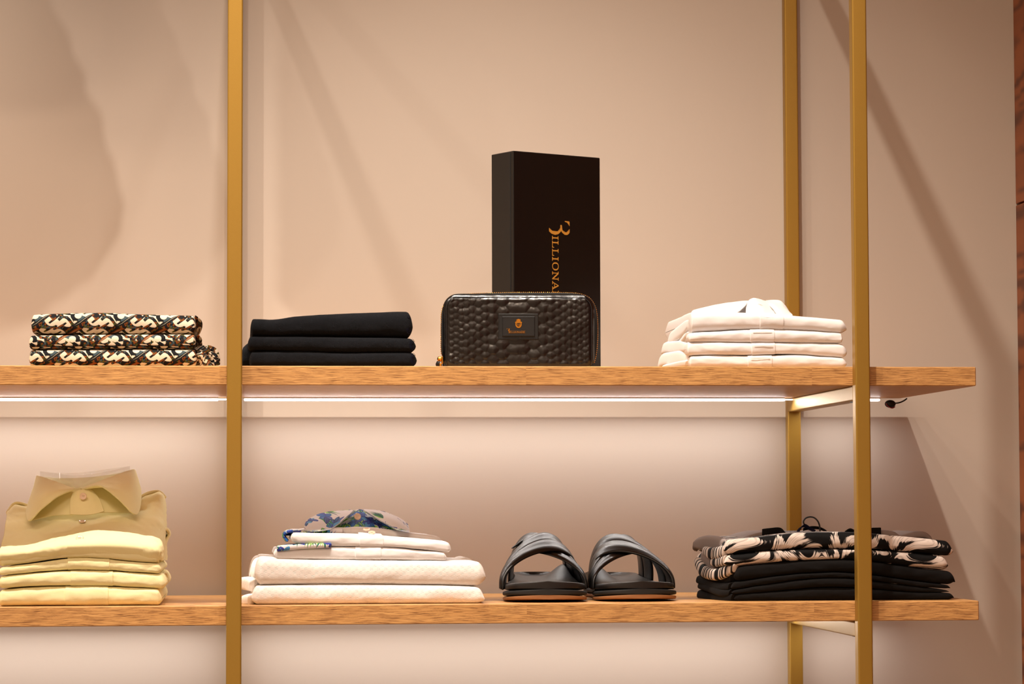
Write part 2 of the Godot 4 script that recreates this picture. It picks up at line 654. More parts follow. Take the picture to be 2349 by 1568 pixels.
func floral_image(dense: float) -> Image:    # painted flowers and leaves on pale cotton
	var w := 1024
	var h := 512
	var im := Image.create(w, h, false, Image.FORMAT_RGB8)
	im.fill(Color(0.87, 0.84, 0.84))
	var r := RandomNumberGenerator.new()
	r.seed = 5
	var blues := [Color(0.10, 0.12, 0.42), Color(0.20, 0.22, 0.58), Color(0.10, 0.34, 0.66), Color(0.30, 0.58, 0.78), Color(0.02, 0.20, 0.42)]
	var greens := [Color(0.18, 0.52, 0.16), Color(0.48, 0.72, 0.26), Color(0.02, 0.24, 0.20), Color(0.62, 0.80, 0.38), Color(0.05, 0.40, 0.30)]
	for k in int(26 * dense):
		var c := Vector2(r.randf() * w, r.randf() * h)
		var kind := r.randi() % 5
		if kind < 2:      # fan of long leaves
			var turn := r.randf() * TAU
			for i in 9:
				var g := turn + (i - 4) * 0.17
				var d := Vector2(cos(g), sin(g))
				var side := Vector2(-d.y, d.x)
				var l := r.randf_range(110, 190)
				fill_poly(im, [c, c + d * l * 0.45 + side * 11, c + d * l, c + d * l * 0.5 - side * 11], greens[r.randi() % greens.size()])
		elif kind < 4:    # petals
			for i in 6:
				var g := TAU * i / 6.0 + r.randf() * 0.4
				var d := Vector2(cos(g), sin(g))
				var side := Vector2(-d.y, d.x)
				var l := r.randf_range(50, 100)
				fill_poly(im, smooth_poly([c, c + d * l * 0.5 + side * l * 0.35, c + d * l + side * 8, c + d * l * 1.02 - side * 12, c + d * l * 0.5 - side * l * 0.33]), blues[r.randi() % blues.size()])
				for m in 4:
					var o := side * (m - 1.5) * l * 0.13
					fill_poly(im, [c + d * 12 + o * 0.4, c + d * l * 0.85 + o, c + d * l * 0.86 + o + side * 4], blues[r.randi() % blues.size()].lightened(0.25))
		else:             # ragged brush marks
			for i in 14:
				var q := c + Vector2(r.randfn() * 40, r.randfn() * 30)
				fill_poly(im, [q, q + Vector2(r.randf_range(20, 46), r.randf_range(-60, -20)), q + Vector2(r.randf_range(4, 22), r.randf_range(-10, 14))], blues[r.randi() % blues.size()])
	return im

func brush_image() -> Image:     # dry black brush strokes on off-white jersey
	var w := 1024
	var h := 320
	var im := Image.create(w, h, false, Image.FORMAT_RGB8)
	var big := make_noise(0.0062, 2, FastNoiseLite.TYPE_SIMPLEX_SMOOTH, 21)
	var hair := make_noise(0.06, 3, FastNoiseLite.TYPE_SIMPLEX_SMOOTH, 9)
	var warp := make_noise(0.004, 1, FastNoiseLite.TYPE_SIMPLEX_SMOOTH, 2)
	for y in h:
		for x in w:
			var lean := 0.5 + 0.9 * warp.get_noise_2d(x, y)
			var u := x + lean * y                 # along the bristles: down and across
			var q := hair.get_noise_2d(u * 1.3, y * 0.16 + u * 0.05)
			var b := big.get_noise_2d(x * 1.15 + lean * y, y * 1.2)
			var k := smoothstep(-0.06, 0.10, b + 0.34 * q + 0.045)
			var c := Color(0.86, 0.80, 0.76).lerp(Color(0.035, 0.03, 0.03), k)
			c = c.lerp(Color(0.42, 0.37, 0.34), clampf(q * 0.9, 0, 0.35) * (1.0 - k))
			im.set_pixel(x, y, c)
	return im


# ------------------------------------------------------------------ materials
func plain(c: Color, rough := 0.8, metal := 0.0) -> StandardMaterial3D:
	var m := StandardMaterial3D.new()
	m.albedo_color = c
	m.roughness = rough
	m.metallic = metal
	return m

func relief(m: StandardMaterial3D, t: Texture2D, cm: float, per_metre: float, tri := false) -> StandardMaterial3D:
	m.heightmap_enabled = true
	m.heightmap_texture = t
	m.heightmap_scale = cm
	m.uv1_scale = Vector3.ONE * per_metre
	m.uv1_triplanar = tri
	return m

func cloth(c: Color, t: Texture2D, cm: float, per_metre: float, rim := 0.25) -> StandardMaterial3D:
	var m := relief(plain(c, 0.9), t, cm, per_metre)
	m.rim_enabled = rim > 0
	m.rim = rim
	m.rim_tint = 0.6
	m.metallic_specular = 0.25
	return m

func printed(im: Image, scale: Vector3, offset := Vector3.ZERO) -> StandardMaterial3D:
	var m := plain(Color.WHITE, 0.75)
	m.albedo_texture = texture(im)
	m.uv1_scale = scale
	m.uv1_offset = offset
	m.metallic_specular = 0.3
	return m

func grained(m: StandardMaterial3D, freq: float, strength: float, per_metre: float) -> StandardMaterial3D:    # fine orange-peel of sprayed paint
	var t := noise_tex(freq, 256, 256, 2, 8)
	t.as_normal_map = true
	t.bump_strength = 4.0
	m.normal_enabled = true
	m.normal_texture = t
	m.normal_scale = strength
	m.uv1_triplanar = true
	m.uv1_scale = Vector3.ONE * per_metre
	return m

func glow(c: Color, energy: float) -> StandardMaterial3D:
	var m := plain(Color(0.9, 0.9, 0.9), 0.6)
	m.emission_enabled = true
	m.emission = c
	m.emission_energy_multiplier = energy
	return m

func make_materials() -> void:
	var plain_weave := texture(weave_image(256, "plain"))
	var swirl := texture(weave_image(512, "swirl"))
	var knit := texture(weave_image(256, "knit"))
	var grain := texture(weave_image(256, "leather"))
	M.wall = plain(Color(0.775, 0.722, 0.670), 0.75)
	M.wall.metallic_specular = 0.3
	M.oak = plain(Color.WHITE, 0.5)
	M.oak.albedo_texture = texture(oak_image(1024, 512, 1))
	M.oak.uv1_triplanar = true
	M.oak.uv1_scale = Vector3(2.6, 10.0, 10.0)
	M.oak.metallic_specular = 0.4
	M.brass = grained(plain(Color(0.66, 0.515, 0.21), 0.42, 0.5), 0.16, 0.10, 22.0)
	M.steel = plain(Color(0.72, 0.70, 0.68), 0.4, 0.7)
	M.floor = plain(Color(0.74, 0.70, 0.65), 0.45)
	M.ceiling = plain(Color(0.88, 0.86, 0.83), 0.9)
	M.panel = plain(Color(0.50, 0.27, 0.14), 0.45)
	M.panel.albedo_texture = texture(oak_image(512, 128, 9))
	M.panel.albedo_color = Color(0.72, 0.52, 0.42)
	M.panel.uv1_triplanar = true
	M.panel.uv1_scale = Vector3(1.2, 1.2, 1.2)
	M.fitting = plain(Color(0.06, 0.06, 0.06), 0.5)
	M.white = cloth(Color(0.93, 0.915, 0.91), plain_weave, 0.012, 40.0, 0.15)
	M.knit = cloth(Color(0.95, 0.925, 0.90), knit, 0.03, 26.0, 0.2)
	M.yellow = cloth(Color(0.95, 0.905, 0.70), plain_weave, 0.02, 34.0, 0.1)
	M.black = cloth(Color(0.075, 0.068, 0.066), plain_weave, 0.02, 30.0, 0.12)
	M.jacquard = cloth(Color(0.085, 0.09, 0.105), swirl, 0.06, 14.0, 0.2)
	M.navy = cloth(Color(0.06, 0.055, 0.14), plain_weave, 0.02, 30.0, 0.2)
	M.grey = cloth(Color(0.56, 0.51, 0.49), plain_weave, 0.012, 30.0, 0.1)
	M.mono = printed(monogram_image(), Vector3(17.9, 19.08, 1), Vector3(0.30, 0.56, 0))
	var flowers := floral_image(1.0)
	M.floral = printed(flowers, Vector3(6.5, 13.0, 1))
	M.floral_dark = printed(floral_image(2.6), Vector3(8.0, 16.0, 1), Vector3(0.3, 0.2, 0))
	M.brush = printed(brush_image(), Vector3(4.1, 13.0, 1))
	M.stripe = M.brush
	M.leather = relief(plain(Color(0.055, 0.048, 0.046), 0.36), grain, 0.006, 40.0)
	M.scale = relief(plain(Color(0.035, 0.032, 0.034), 0.24), grain, 0.003, 60.0)
	M.scale.clearcoat_enabled = true
	M.scale.clearcoat = 0.5
	M.scale.clearcoat_roughness = 0.15
	M.patch = relief(plain(Color(0.06, 0.054, 0.05), 0.5), grain, 0.004, 60.0)
	M.footbed = relief(plain(Color(0.085, 0.075, 0.072), 0.42), grain, 0.003, 40.0)
	M.rubber = plain(Color(0.05, 0.046, 0.044), 0.7)
	M.tan = plain(Color(0.55, 0.36, 0.20), 0.7)
	M.gold = plain(Color(0.95, 0.68, 0.28), 0.25, 1.0)
	M.foil = plain(Color(0.80, 0.56, 0.22), 0.45, 0.3)
	M.box = plain(Color(0.028, 0.025, 0.025), 0.3)
	M.button = plain(Color(0.90, 0.78, 0.68), 0.2)
	M.thread = plain(Color(0.70, 0.60, 0.50), 0.8)
	M.seam = cloth(Color(0.88, 0.85, 0.82), plain_weave, 0.0, 40.0, 0.0)
	M.clear = plain(Color(1, 1, 1, 0.12), 0.05)
	M.clear.transparency = BaseMaterial3D.TRANSPARENCY_ALPHA
	M.wire_red = plain(Color(0.45, 0.04, 0.03), 0.5)
	M.wire_black = plain(Color(0.02, 0.02, 0.02), 0.5)
	M.opal = plain(Color(0.93, 0.92, 0.91), 0.6)
	M.led = glow(Color(1.0, 0.98, 0.96), 4.5)
	M.lens = glow(Color(1.0, 0.90, 0.78), 8.0)
	M.diffuser = glow(Color(1.0, 0.93, 0.84), 2.0)  # glowing face of the added fill panels
	M.blocker = plain(Color(0.42, 0.36, 0.30), 0.95)  # surface of the added shade blocker


func _ready() -> void:
	var cam := Camera3D.new()
	cam.name = "camera"
	cam.fov = 13.754
	cam.near = 0.05
	cam.far = 40.0
	cam.position = Vector3(0.00778, 1.06494, 4.208)
	cam.rotation = Vector3(0.05782, -0.09567, -0.00308)
	add_child(cam)
	var env := Environment.new()
	env.background_mode = Environment.BG_COLOR
	env.background_color = Color(0.0, 0.0, 0.0)
	env.tonemap_mode = Environment.TONE_MAPPER_LINEAR
	env.tonemap_exposure = 1.05
	env.sdfgi_enabled = true
	env.ssao_enabled = true
	env.ssil_enabled = true
	var we := WorldEnvironment.new()
	we.name = "surroundings"
	we.environment = env
	add_child(we)
	make_materials()
	noise.noise_type = FastNoiseLite.TYPE_SIMPLEX_SMOOTH
	noise.frequency = 0.03
	noise.seed = 3
	var warm := Color(1.0, 0.95, 0.895)
	ceiling_spot(Vector3(0.357, 2.99, 1.19), Vector3(0.62, 1.05, 0.45), 2.9, 32.0, warm, "black ceiling spotlight aimed at the right half of the shelving")
	ceiling_spot(Vector3(0.031, 2.99, 1.19), Vector3(0.10, 1.05, 0.45), 2.2, 32.0, warm, "black ceiling spotlight aimed at the gap beside the left brass post")
	ceiling_spot(Vector3(-0.436, 2.99, 1.19), Vector3(0.30, 1.05, 0.40), 1.2, 28.0, warm, "black ceiling spotlight aimed across at the middle bay of the shelving")
	ceiling_spot(Vector3(-0.907, 2.99, 1.19), Vector3(0.42, 1.1, 0.26), 0.6, 20.0, warm, "black ceiling spotlight aimed far across the shelving to the right")
	ceiling_spot(Vector3(-1.70, 2.99, 1.19), Vector3(-0.48, 1.25, 0.10), 4.5, 22.0, warm, "added unseen spotlight furthest to the left, brightening the left bay")  # added lamp, put in to brighten the wall of the left bay
	fill_panel(Vector3(-1.3, 3.13, 2.7), Vector2(1.5, 0.9), 2.2, "added unseen fill light under the ceiling on the left of the shop")  # added fill for the ambient light of the shop
	fill_panel(Vector3(0.1, 3.13, 3.9), Vector2(1.2, 0.9), 5.2, "added unseen fill light under the ceiling, well in front of the niche")  # added fill that lights the clothes from the front
	build_room()
	build_frame()
	build_shelves()
	build_strips()
	build_print_pile()
	build_jacquard_pile()
	build_box()
	build_wallet()
	build_white_pile()
	build_yellow_pile()
	build_floral_pile()
	build_sandals()
	build_tee_pile()


# ------------------------------------------------------------------ lamps
func ceiling_spot(at: Vector3, aim: Vector3, energy: float, cone: float, c: Color, label: String) -> void:
	var o := thing("ceiling_spotlight", label, "spotlight", "ceiling spotlights over the shelving", at)
	var dir := (aim - at).normalized()
	var b := Basis(Quaternion(Vector3(0, -1, 0), dir))
	var x := Transform3D(b, Vector3.ZERO)
	part("housing", lathe([Vector2(0.001, 0.16), Vector2(0.034, 0.16), Vector2(0.040, 0.15), Vector2(0.040, 0.004), Vector2(0.037, 0.0), Vector2(0.033, 0.004), Vector2(0.033, 0.012)], x), M.fitting, o)
	part("lens", lathe([Vector2(0.0005, 0.012), Vector2(0.033, 0.012), Vector2(0.033, 0.018), Vector2(0.0005, 0.018)], x), M.lens, o)
	part("stem", tube([b * Vector3(0, 0.10, 0.0), b * Vector3(0, 0.12, 0.0) + Vector3(0, 0.03, -0.02), Vector3(0, 3.15 - at.y, -0.02)], 0.008, 8), M.fitting, o)
	var l := SpotLight3D.new()
	l.name = "spot_beam"
	l.light_color = c
	l.light_energy = energy
	l.light_size = 0.022
	l.spot_angle = cone
	l.spot_angle_attenuation = 1.0
	l.spot_range = 8.0
	l.spot_attenuation = 2.0
	l.shadow_enabled = true
	l.position = dir * 0.006
	l.basis = Basis.looking_at(dir, Vector3(0, 0, -1))
	o.add_child(l)

func fill_panel(at: Vector3, size: Vector2, energy: float, label: String) -> void:  # unseen panel added as soft fill light
	var o := thing("added_fill_light", label, "ceiling light", "added fill lights in the shop", at)
	var s := Shape.new()
	s.box(Vector3(-size.x / 2, -0.012, -size.y / 2), Vector3(size.x / 2, 0.02, size.y / 2), 0.004)
	part("frame", s, M.ceiling, o)
	var d := Shape.new()
	d.box(Vector3(-size.x / 2 + 0.02, -0.016, -size.y / 2 + 0.02), Vector3(size.x / 2 - 0.02, -0.011, size.y / 2 - 0.02), 0.001)
	part("diffuser", d, M.diffuser, o)
	var l := AreaLight3D.new()
	l.name = "fill_light"
	l.area_size = size - Vector2(0.04, 0.04)
	l.light_color = Color(1.0, 0.895, 0.79)
	l.light_energy = energy
	l.area_range = 9.0
	l.shadow_enabled = true
	l.position = Vector3(0, -0.02, 0)
	l.rotation = Vector3(-PI / 2, 0, 0)
	o.add_child(l)

func light_strip(x0: float, x1: float, under: float, energy: float, label: String, stub := 0) -> void:
	var z := 0.062
	var o := thing("light_strip", label, "light strip", "", Vector3((x0 + x1) / 2, under, z))
	var hw := (x1 - x0) / 2
	var s := Shape.new()
	s.box(Vector3(-hw, -0.0018, -0.006), Vector3(hw, -0.0002, 0.0055), 0.0003)
	part("channel", s, M.opal, o)
	var d := Shape.new()
	d.box(Vector3(-hw, -0.0053, -0.0055), Vector3(hw, -0.0017, 0.005), 0.0012)
	part("diffuser", d, M.led, o)
	if stub != 0:
		var e := Shape.new()
		var a := hw * stub
		e.box(Vector3(minf(a, a + 0.0115 * stub), -0.0040, -0.002), Vector3(maxf(a, a + 0.0115 * stub), -0.0022, 0.003), 0.0003)
		part("tape_end", e, M.led, o)
	var l := AreaLight3D.new()
	l.name = "strip_light"
	l.area_size = Vector2(hw * 2, 0.010)
	l.light_color = Color(1.0, 0.98, 0.965)
	l.light_energy = energy * hw * 2
	l.area_range = 6.0
	l.shadow_enabled = true
	l.position = Vector3(0, -0.0060, 0.0)
	l.rotation = Vector3(-PI / 2 - 0.30, 0, 0)
	o.add_child(l)


# ------------------------------------------------------------------ the setting
func wall(called: String, lo: Vector3, hi: Vector3, mat: Material, label: String, category := "wall") -> MeshInstance3D:
	var s := Shape.new()
	s.box(lo, hi, 0.0005)
	var o := part(called, s, mat, self)
	structure(o, label, category)
	return o

func build_room() -> void:
	wall("wall_back", Vector3(-2.6, 0.0, -0.12), Vector3(WALL_X + 0.12, 3.15, 0.0), M.wall, "smooth beige painted wall behind the shelving")
	wall("floor", Vector3(-2.7, -0.1, -0.12), Vector3(WALL_X + 0.12, 0.0, 5.4), M.floor, "plain floor of the shop", "floor")
	wall("ceiling", Vector3(-2.7, 3.15, -0.12), Vector3(WALL_X + 0.12, 3.25, 5.4), M.ceiling, "plain ceiling of the shop", "ceiling")
	wall("wall_left", Vector3(-2.72, 0.0, 0.0), Vector3(-2.6, 3.15, 5.3), M.wall, "beige wall on the left of the shop")
	wall("wall_front", Vector3(-2.72, 0.0, 5.3), Vector3(WALL_X + 0.12, 3.15, 5.42), M.wall, "beige wall on the far side of the shop")
	var r := Node3D.new()
	r.name = "wall_right"
	add_child(r)
	structure(r, "reddish brown wood panelled side wall at the right edge", "wall")
	var back := Shape.new()
	back.box(Vector3(WALL_X + 0.02, 0.0, 0.0), Vector3(WALL_X + 0.12, 3.15, 5.3), 0.0005)
	part("backing", back, M.fitting, r)
	for row in [[0.0, 0.75], [0.753, 1.5195], [1.5225, 2.285], [2.288, 3.15]]:
		for k in 6:
			var s := Shape.new()
			s.box(Vector3(WALL_X, row[0], k * 0.885 + 0.001), Vector3(WALL_X + 0.02, row[1], k * 0.885 + 0.883), 0.0008)
			part("panel", s, M.panel, r)
	# unseen blocker added above the left bay, shaped to cast the wall's ragged shade
	var rows := []
	var rg := RandomNumberGenerator.new()
	rg.seed = 4
	var prof := [Vector2(-0.215, 2.14), Vector2(-0.18, 2.06), Vector2(-0.15, 1.98), Vector2(-0.128, 1.91), Vector2(-0.124, 1.875), Vector2(-0.132, 1.845), Vector2(-0.155, 1.815), Vector2(-0.19, 1.79), Vector2(-0.235, 1.774)]
	for i in 40:
		var q: Vector2 = spline(prof, i / 39.0)
		var e := rg.randf_range(-0.004, 0.004)
		rows.append([Vector3(-0.37, q.y, 0.30), Vector3(-0.30, q.y, 0.315), Vector3(-0.22, q.y, 0.31), Vector3(q.x + e, q.y + rg.randf_range(-0.002, 0.002), 0.30)])
	solid("shade_blocker", sheet(rows, 78, 16, 0.02, 0.004, 2.0), M.blocker, "unseen shade blocker added above the left bay, outside the picture", "throw")

func build_frame() -> void:
	var o := thing("shelving_frame", "gold brass frame of square posts and crossbars carrying the wooden shelves", "shelf frame")
	for x in [0.0, 0.83423]:
		part("post", square_tube(Vector3(x, 0, 0.48371), Vector3(x, 1.978, 0.48371), 0.01, 0.0022, Vector3(1, 0, 0)), M.brass, o)
		part("post", square_tube(Vector3(x, 0, 0.0125), Vector3(x, 1.978, 0.0125), 0.01, 0.0022, Vector3(1, 0, 0)), M.brass, o)
		for y in [1.9675, 1.2144, 0.8994, 0.55]:
			var b := part("crossbar", square_tube(Vector3(x, y, 0.0225), Vector3(x, y, 0.4738), 0.0099, 0.002, Vector3(1, 0, 0)), M.brass, o)
			var s := Shape.new()
			s.box(Vector3(x - 0.004, y - 0.0112, 0.43), Vector3(x + 0.004, y - 0.0096, 0.452), 0.0003)
			part("slot_clip", s, M.fitting, b)

func build_shelves() -> void:
	for k in 2:
		var top: float = [TOP_SHELF, LOW_SHELF][k]
		var th: float = [0.0256, 0.0260][k]
		var s := Shape.new()
		s.box(Vector3(-0.62, top - th, 0.034), Vector3([0.9935, 0.9935][k], top, SHELF_FRONT), 0.0012)
		solid("wooden_shelf", s, M.oak, ["upper thick oak shelf with a light strip glowing beneath it", "lower thick oak shelf carrying the sandals and shirts"][k], "shelf", "oak shelves on the brass frame")

func build_strips() -> void:
	for k in 2:
		var y: float = [TOP_SHELF - 0.0256, LOW_SHELF - 0.026][k]
		var e: float = [0.215, 0.180][k]
		var where: String = ["under the upper shelf", "under the lower shelf"][k]
		light_strip(-0.60, -0.024, y, e, "white glowing light strip " + where + ", left of the left post", 1)
		light_strip(0.013, 0.812, y, e, "long white glowing light strip " + where + " between the two posts", 1)
		light_strip(0.846, 0.955, y, e, "short white glowing light strip " + where + ", right of the right post")
	var o := thing("cable_connector", "small black cable connector with a red wire at the light strip's right end", "connector", "", Vector3(0.9764, 1.2159, 0.0400))
	var b := Shape.new()
	b.grid(_ball(Vector3(0.0085, 0.006, 0.005)), 9, 16, true, false)
	part("sleeve", b, M.wire_black, o)
	part("red_wire", tube([Vector3(-0.008, 0.001, 0.004), Vector3(-0.004, -0.004, 0.005), Vector3(0.002, -0.0064, 0.004), Vector3(0.007, -0.004, 0.003)], 0.0008, 16), M.wire_red, o)
	part("wire", tube([Vector3(0.006, 0.001, 0), Vector3(0.012, 0.0015, 0), Vector3(0.017, 0.003, 0), Vector3(0.022, 0.0055, 0), Vector3(0.026, 0.0085, 0)], 0.0011, 20), M.wire_black, o)

func _ball(r: Vector3) -> PackedVector3Array:
	var p := PackedVector3Array()
	for i in 9:
		var a := -PI / 2 + PI * i / 8.0
		for j in 16:
			var g := TAU * j / 16.0
			p.append(Vector3(cos(a) * cos(g) * r.x, sin(a) * r.y, -cos(a) * sin(g) * r.z))
	return p
# ------------------------------------------------------------------ folded clothes
func layer(o: Node3D, called: String, top: Array, low: Array, mat: Material, opt: Dictionary) -> MeshInstance3D:
	if not opt.has("left"):
		opt.left = top[0].x
	if not opt.has("right"):
		opt.right = top[top.size() - 1].x
	return part(called, fold(top, low, opt), mat, o)

func flat(top: Array, y: float) -> Array:
	return [Vector2(top[0].x, y), Vector2(top[top.size() - 1].x, y)]

func moved(p: Array, dy: float) -> Array:
	var o := []
	for q in p:
		o.append(q + Vector2(0, dy))
	return o

# a placket or overlap: the same fold again between two x, a hair larger
func overlay(o: Node3D, called: String, top: Array, low: Array, mat: Material, opt: Dictionary, x0: float, x1: float, by := 0.0012) -> MeshInstance3D:
	var d := opt.duplicate()
	d.left = x0
	d.right = x1
	d.front = opt.front + by
	d.depth = minf(opt.depth, 0.10)
	d.end_l = 0.0007
	d.end_r = 0.0007
	d.cols = 20
	return part(called, fold(moved(top, by * 0.5), moved(low, -by * 0.4), d), mat, o)

func button(o: Node3D, at: Vector3, facing: Vector3, r: float) -> void:
	var b := Basis(Quaternion(Vector3(0, 1, 0), facing.normalized()))
	var s := lathe([Vector2(0.0002, 0.0), Vector2(r * 0.8, 0.0), Vector2(r, r * 0.16), Vector2(r * 0.98, r * 0.34), Vector2(r * 0.84, r * 0.42), Vector2(r * 0.7, r * 0.34), Vector2(r * 0.5, r * 0.24), Vector2(0.0002, r * 0.22)], Transform3D(b, at), 24)
	var m := part("button", s, M.button, o)
	var t := Shape.new()
	for k in 4:
		var g := PI / 4 + PI / 2 * k
		lathe([Vector2(0.00005, r * 0.28), Vector2(r * 0.11, r * 0.27), Vector2(r * 0.11, r * 0.2)], Transform3D(b, at + b * Vector3(cos(g) * r * 0.26, 0, sin(g) * r * 0.26)), 8, t)
	part("thread", t, M.thread, m)

func tinted(m: StandardMaterial3D, off: Vector3) -> StandardMaterial3D:
	var c: StandardMaterial3D = m.duplicate()
	c.uv1_offset = off
	return c

func build_print_pile() -> void:
	var z := 0.447
	var tops := [[Vector2(-0.2667, 1.3177), Vector2(-0.2616, 1.3188), Vector2(-0.2258, 1.3204), Vector2(-0.1786, 1.3215), Vector2(-0.1308, 1.3200), Vector2(-0.0793, 1.3186), Vector2(-0.0564, 1.3178), Vector2(-0.0513, 1.3167)],
		[Vector2(-0.2693, 1.2890), Vector2(-0.2642, 1.2907), Vector2(-0.1933, 1.2923), Vector2(-0.1192, 1.2928), Vector2(-0.0564, 1.2936), Vector2(-0.0512, 1.2930)],
		[Vector2(-0.2692, 1.2706), Vector2(-0.2635, 1.2715), Vector2(-0.2216, 1.2724), Vector2(-0.1363, 1.2732), Vector2(-0.0563, 1.2731), Vector2(-0.0494, 1.2722)]]
	var lows := [[Vector2(-0.2665, 1.2941), Vector2(-0.1933, 1.2929), Vector2(-0.1192, 1.2934), Vector2(-0.0506, 1.2942)],
		[Vector2(-0.2692, 1.2729), Vector2(-0.1932, 1.2734), Vector2(-0.1363, 1.2739), Vector2(-0.0511, 1.2738)], []]
	lows[2] = flat(tops[2], TOP_SHELF + 0.0004)
	var labels := ["folded dark and cream monogram print garment, topmost of the left pile", "folded dark and cream monogram print garment in the middle of its pile", "folded monogram print garment at the bottom of its pile, on the upper shelf"]
	var offs := [Vector3(0.96, 0.5, 0), Vector3(0.02, 0.0, 0), Vector3(0.60, 0.5, 0)]
	for k in 3:
		var o := thing("folded_garment", labels[k], "folded clothing", "folded monogram print garments")
		layer(o, "body", tops[k], lows[k], tinted(M.mono, offs[k]), {"front": z, "depth": 0.20, "end": 0.004, "bump": 0.0008, "seed": k + 1.0, "roll": 0.9})
		if k == 0:
			part("corner_flap", band([Vector3(-0.0528, 1.3121, 0.4200), Vector3(-0.0489, 1.3075, 0.4100), Vector3(-0.0462, 1.3029, 0.4000), Vector3(-0.0486, 1.2965, 0.3900)], [Vector3(0.0, 0.008, 0.006), Vector3(0.004, 0.007, 0.004), Vector3(0.003, 0.005, 0.004), Vector3(0.002, 0.003, 0.003)], 0.0018, 16), M.mono, o)
		if k == 1:
			part("side_drape", band([Vector3(-0.0510, 1.2923, 0.4200), Vector3(-0.0477, 1.2883, 0.4100), Vector3(-0.0478, 1.2818, 0.4000), Vector3(-0.0461, 1.2748, 0.4000)], [Vector3(0.003, 0, 0.006), Vector3(0.0035, 0, 0.006), Vector3(0.004, 0.001, 0.005), Vector3(0.003, 0, 0.004)], 0.0025, 20, 3, 0.001), M.mono, o)
		if k == 2:
			var small: StandardMaterial3D = M.mono.duplicate()
			small.uv1_scale = Vector3(40, 40, 1)
			part("gathered_end", band([Vector3(-0.0481, 1.2772, 0.4200), Vector3(-0.0440, 1.2714, 0.4200), Vector3(-0.0406, 1.2662, 0.4200), Vector3(-0.0336, 1.2598, 0.4200), Vector3(-0.0301, 1.2528, 0.4200)], [Vector3(0.005, 0, 0.010), Vector3(0.006, 0.002, 0.011), Vector3(0.009, 0.004, 0.010), Vector3(0.010, 0.006, 0.010), Vector3(0.009, 0.0, 0.010)], 0.0055, 40, 4, 0.0025), small, o)
			part("gathered_end", band([Vector3(-0.0442, 1.2708, 0.4100), Vector3(-0.0372, 1.2720, 0.4100), Vector3(-0.0303, 1.2685, 0.4100), Vector3(-0.0268, 1.2609, 0.4100), Vector3(-0.0250, 1.2533, 0.4100)], [Vector3(0.002, 0.004, 0.008), Vector3(0.002, 0.007, 0.009), Vector3(0.006, 0.006, 0.009), Vector3(0.006, 0.003, 0.009), Vector3(0.004, 0, 0.008)], 0.004, 40, 3, 0.002), small, o)
			part("gathered_end", band([Vector3(-0.0507, 1.2671, 0.4350), Vector3(-0.0461, 1.2636, 0.4360), Vector3(-0.0415, 1.2590, 0.4360), Vector3(-0.0380, 1.2509, 0.4360)], [Vector3(0.004, 0.003, 0.006), Vector3(0.006, 0.004, 0.006), Vector3(0.007, 0.004, 0.006), Vector3(0.006, 0.0, 0.006)], 0.004, 30, 3, 0.002), small, o)

func build_jacquard_pile() -> void:
	var tops := [[Vector2(0.0208, 1.3111), Vector2(0.0233, 1.3137), Vector2(0.0297, 1.3141), Vector2(0.0515, 1.3135), Vector2(0.0821, 1.3177), Vector2(0.1248, 1.3209), Vector2(0.1746, 1.3232), Vector2(0.2286, 1.3247), Vector2(0.2344, 1.3229), Vector2(0.2367, 1.3182)],
		[Vector2(0.0171, 1.2862), Vector2(0.0205, 1.2897), Vector2(0.0355, 1.2907), Vector2(0.1248, 1.2903), Vector2(0.1856, 1.2893), Vector2(0.2320, 1.2882), Vector2(0.2407, 1.2851)],
		[Vector2(0.0194, 1.2678), Vector2(0.0240, 1.2704), Vector2(0.0585, 1.2710), Vector2(0.0931, 1.2711), Vector2(0.1376, 1.2689), Vector2(0.1914, 1.2696), Vector2(0.2349, 1.2697), Vector2(0.2419, 1.2671)]]
	var lows := [[Vector2(0.0199, 1.2917), Vector2(0.1248, 1.2908), Vector2(0.2349, 1.2888)], [Vector2(0.0165, 1.2727), Vector2(0.0643, 1.2716), Vector2(0.1376, 1.2693), Vector2(0.1914, 1.2700), Vector2(0.2407, 1.2702)], []]
	lows[2] = flat(tops[2], TOP_SHELF + 0.0004)
	var labels := ["folded black textured garment, thick and topmost of its pile beside the left post", "folded black textured garment in the middle of its pile beside the left post", "folded black textured garment at the bottom of its pile beside the left post"]
	var cy := [744.0, 789.0, 823.0]
	var rx := [938.0, 946.0, 948.0]
	var ry := [21.0, 12.0, 13.0]
	for k in 3:
		var o := thing("folded_garment", labels[k], "folded clothing", "folded black garments by the left post")
		layer(o, "body", tops[k], lows[k], M.jacquard, {"front": 0.447, "depth": 0.22, "end_l": 0.004, "end_r": 0.009, "bump": 0.0011, "seed": k + 6.0, "roll": 1.1})
		var s := Shape.new()
		var e: Vector3 = [Vector3(0.2310, 1.3067, 0.4445), Vector3(0.2355, 1.2799, 0.4465), Vector3(0.2367, 1.2607, 0.4465)][k]
		var hy: float = ry[k] * 0.00058
		for q in 4:
			var ring := []
			for i in 15:
				var g := 0.5 + 5.2 * i / 14.0
				var f := 1.0 - q * 0.22
				ring.append(e + Vector3(0.0036 * cos(g) * f + 0.001 * sin(q * 3.0), hy * sin(g) * f, 0.0012 - 0.0045 * maxf(0.0, cos(g)) * f))
			tube(ring, 0.00026, 40, 5, s)
		var st := part("edge_stitching", s, M.navy, o)
		st.set_meta("label", "navy blue overlocked edge")
		if k == 2:
			var t := [Vector2(0.0085, 1.2726), Vector2(0.0108, 1.2785), Vector2(0.0160, 1.2843), Vector2(0.0207, 1.2861), Vector2(0.0300, 1.2867)]
			layer(o, "back_flap", t, flat(t, TOP_SHELF + 0.0004), M.jacquard, {"front": 0.40, "depth": 0.16, "end": 0.003, "bump": 0.002, "seed": 9.0})

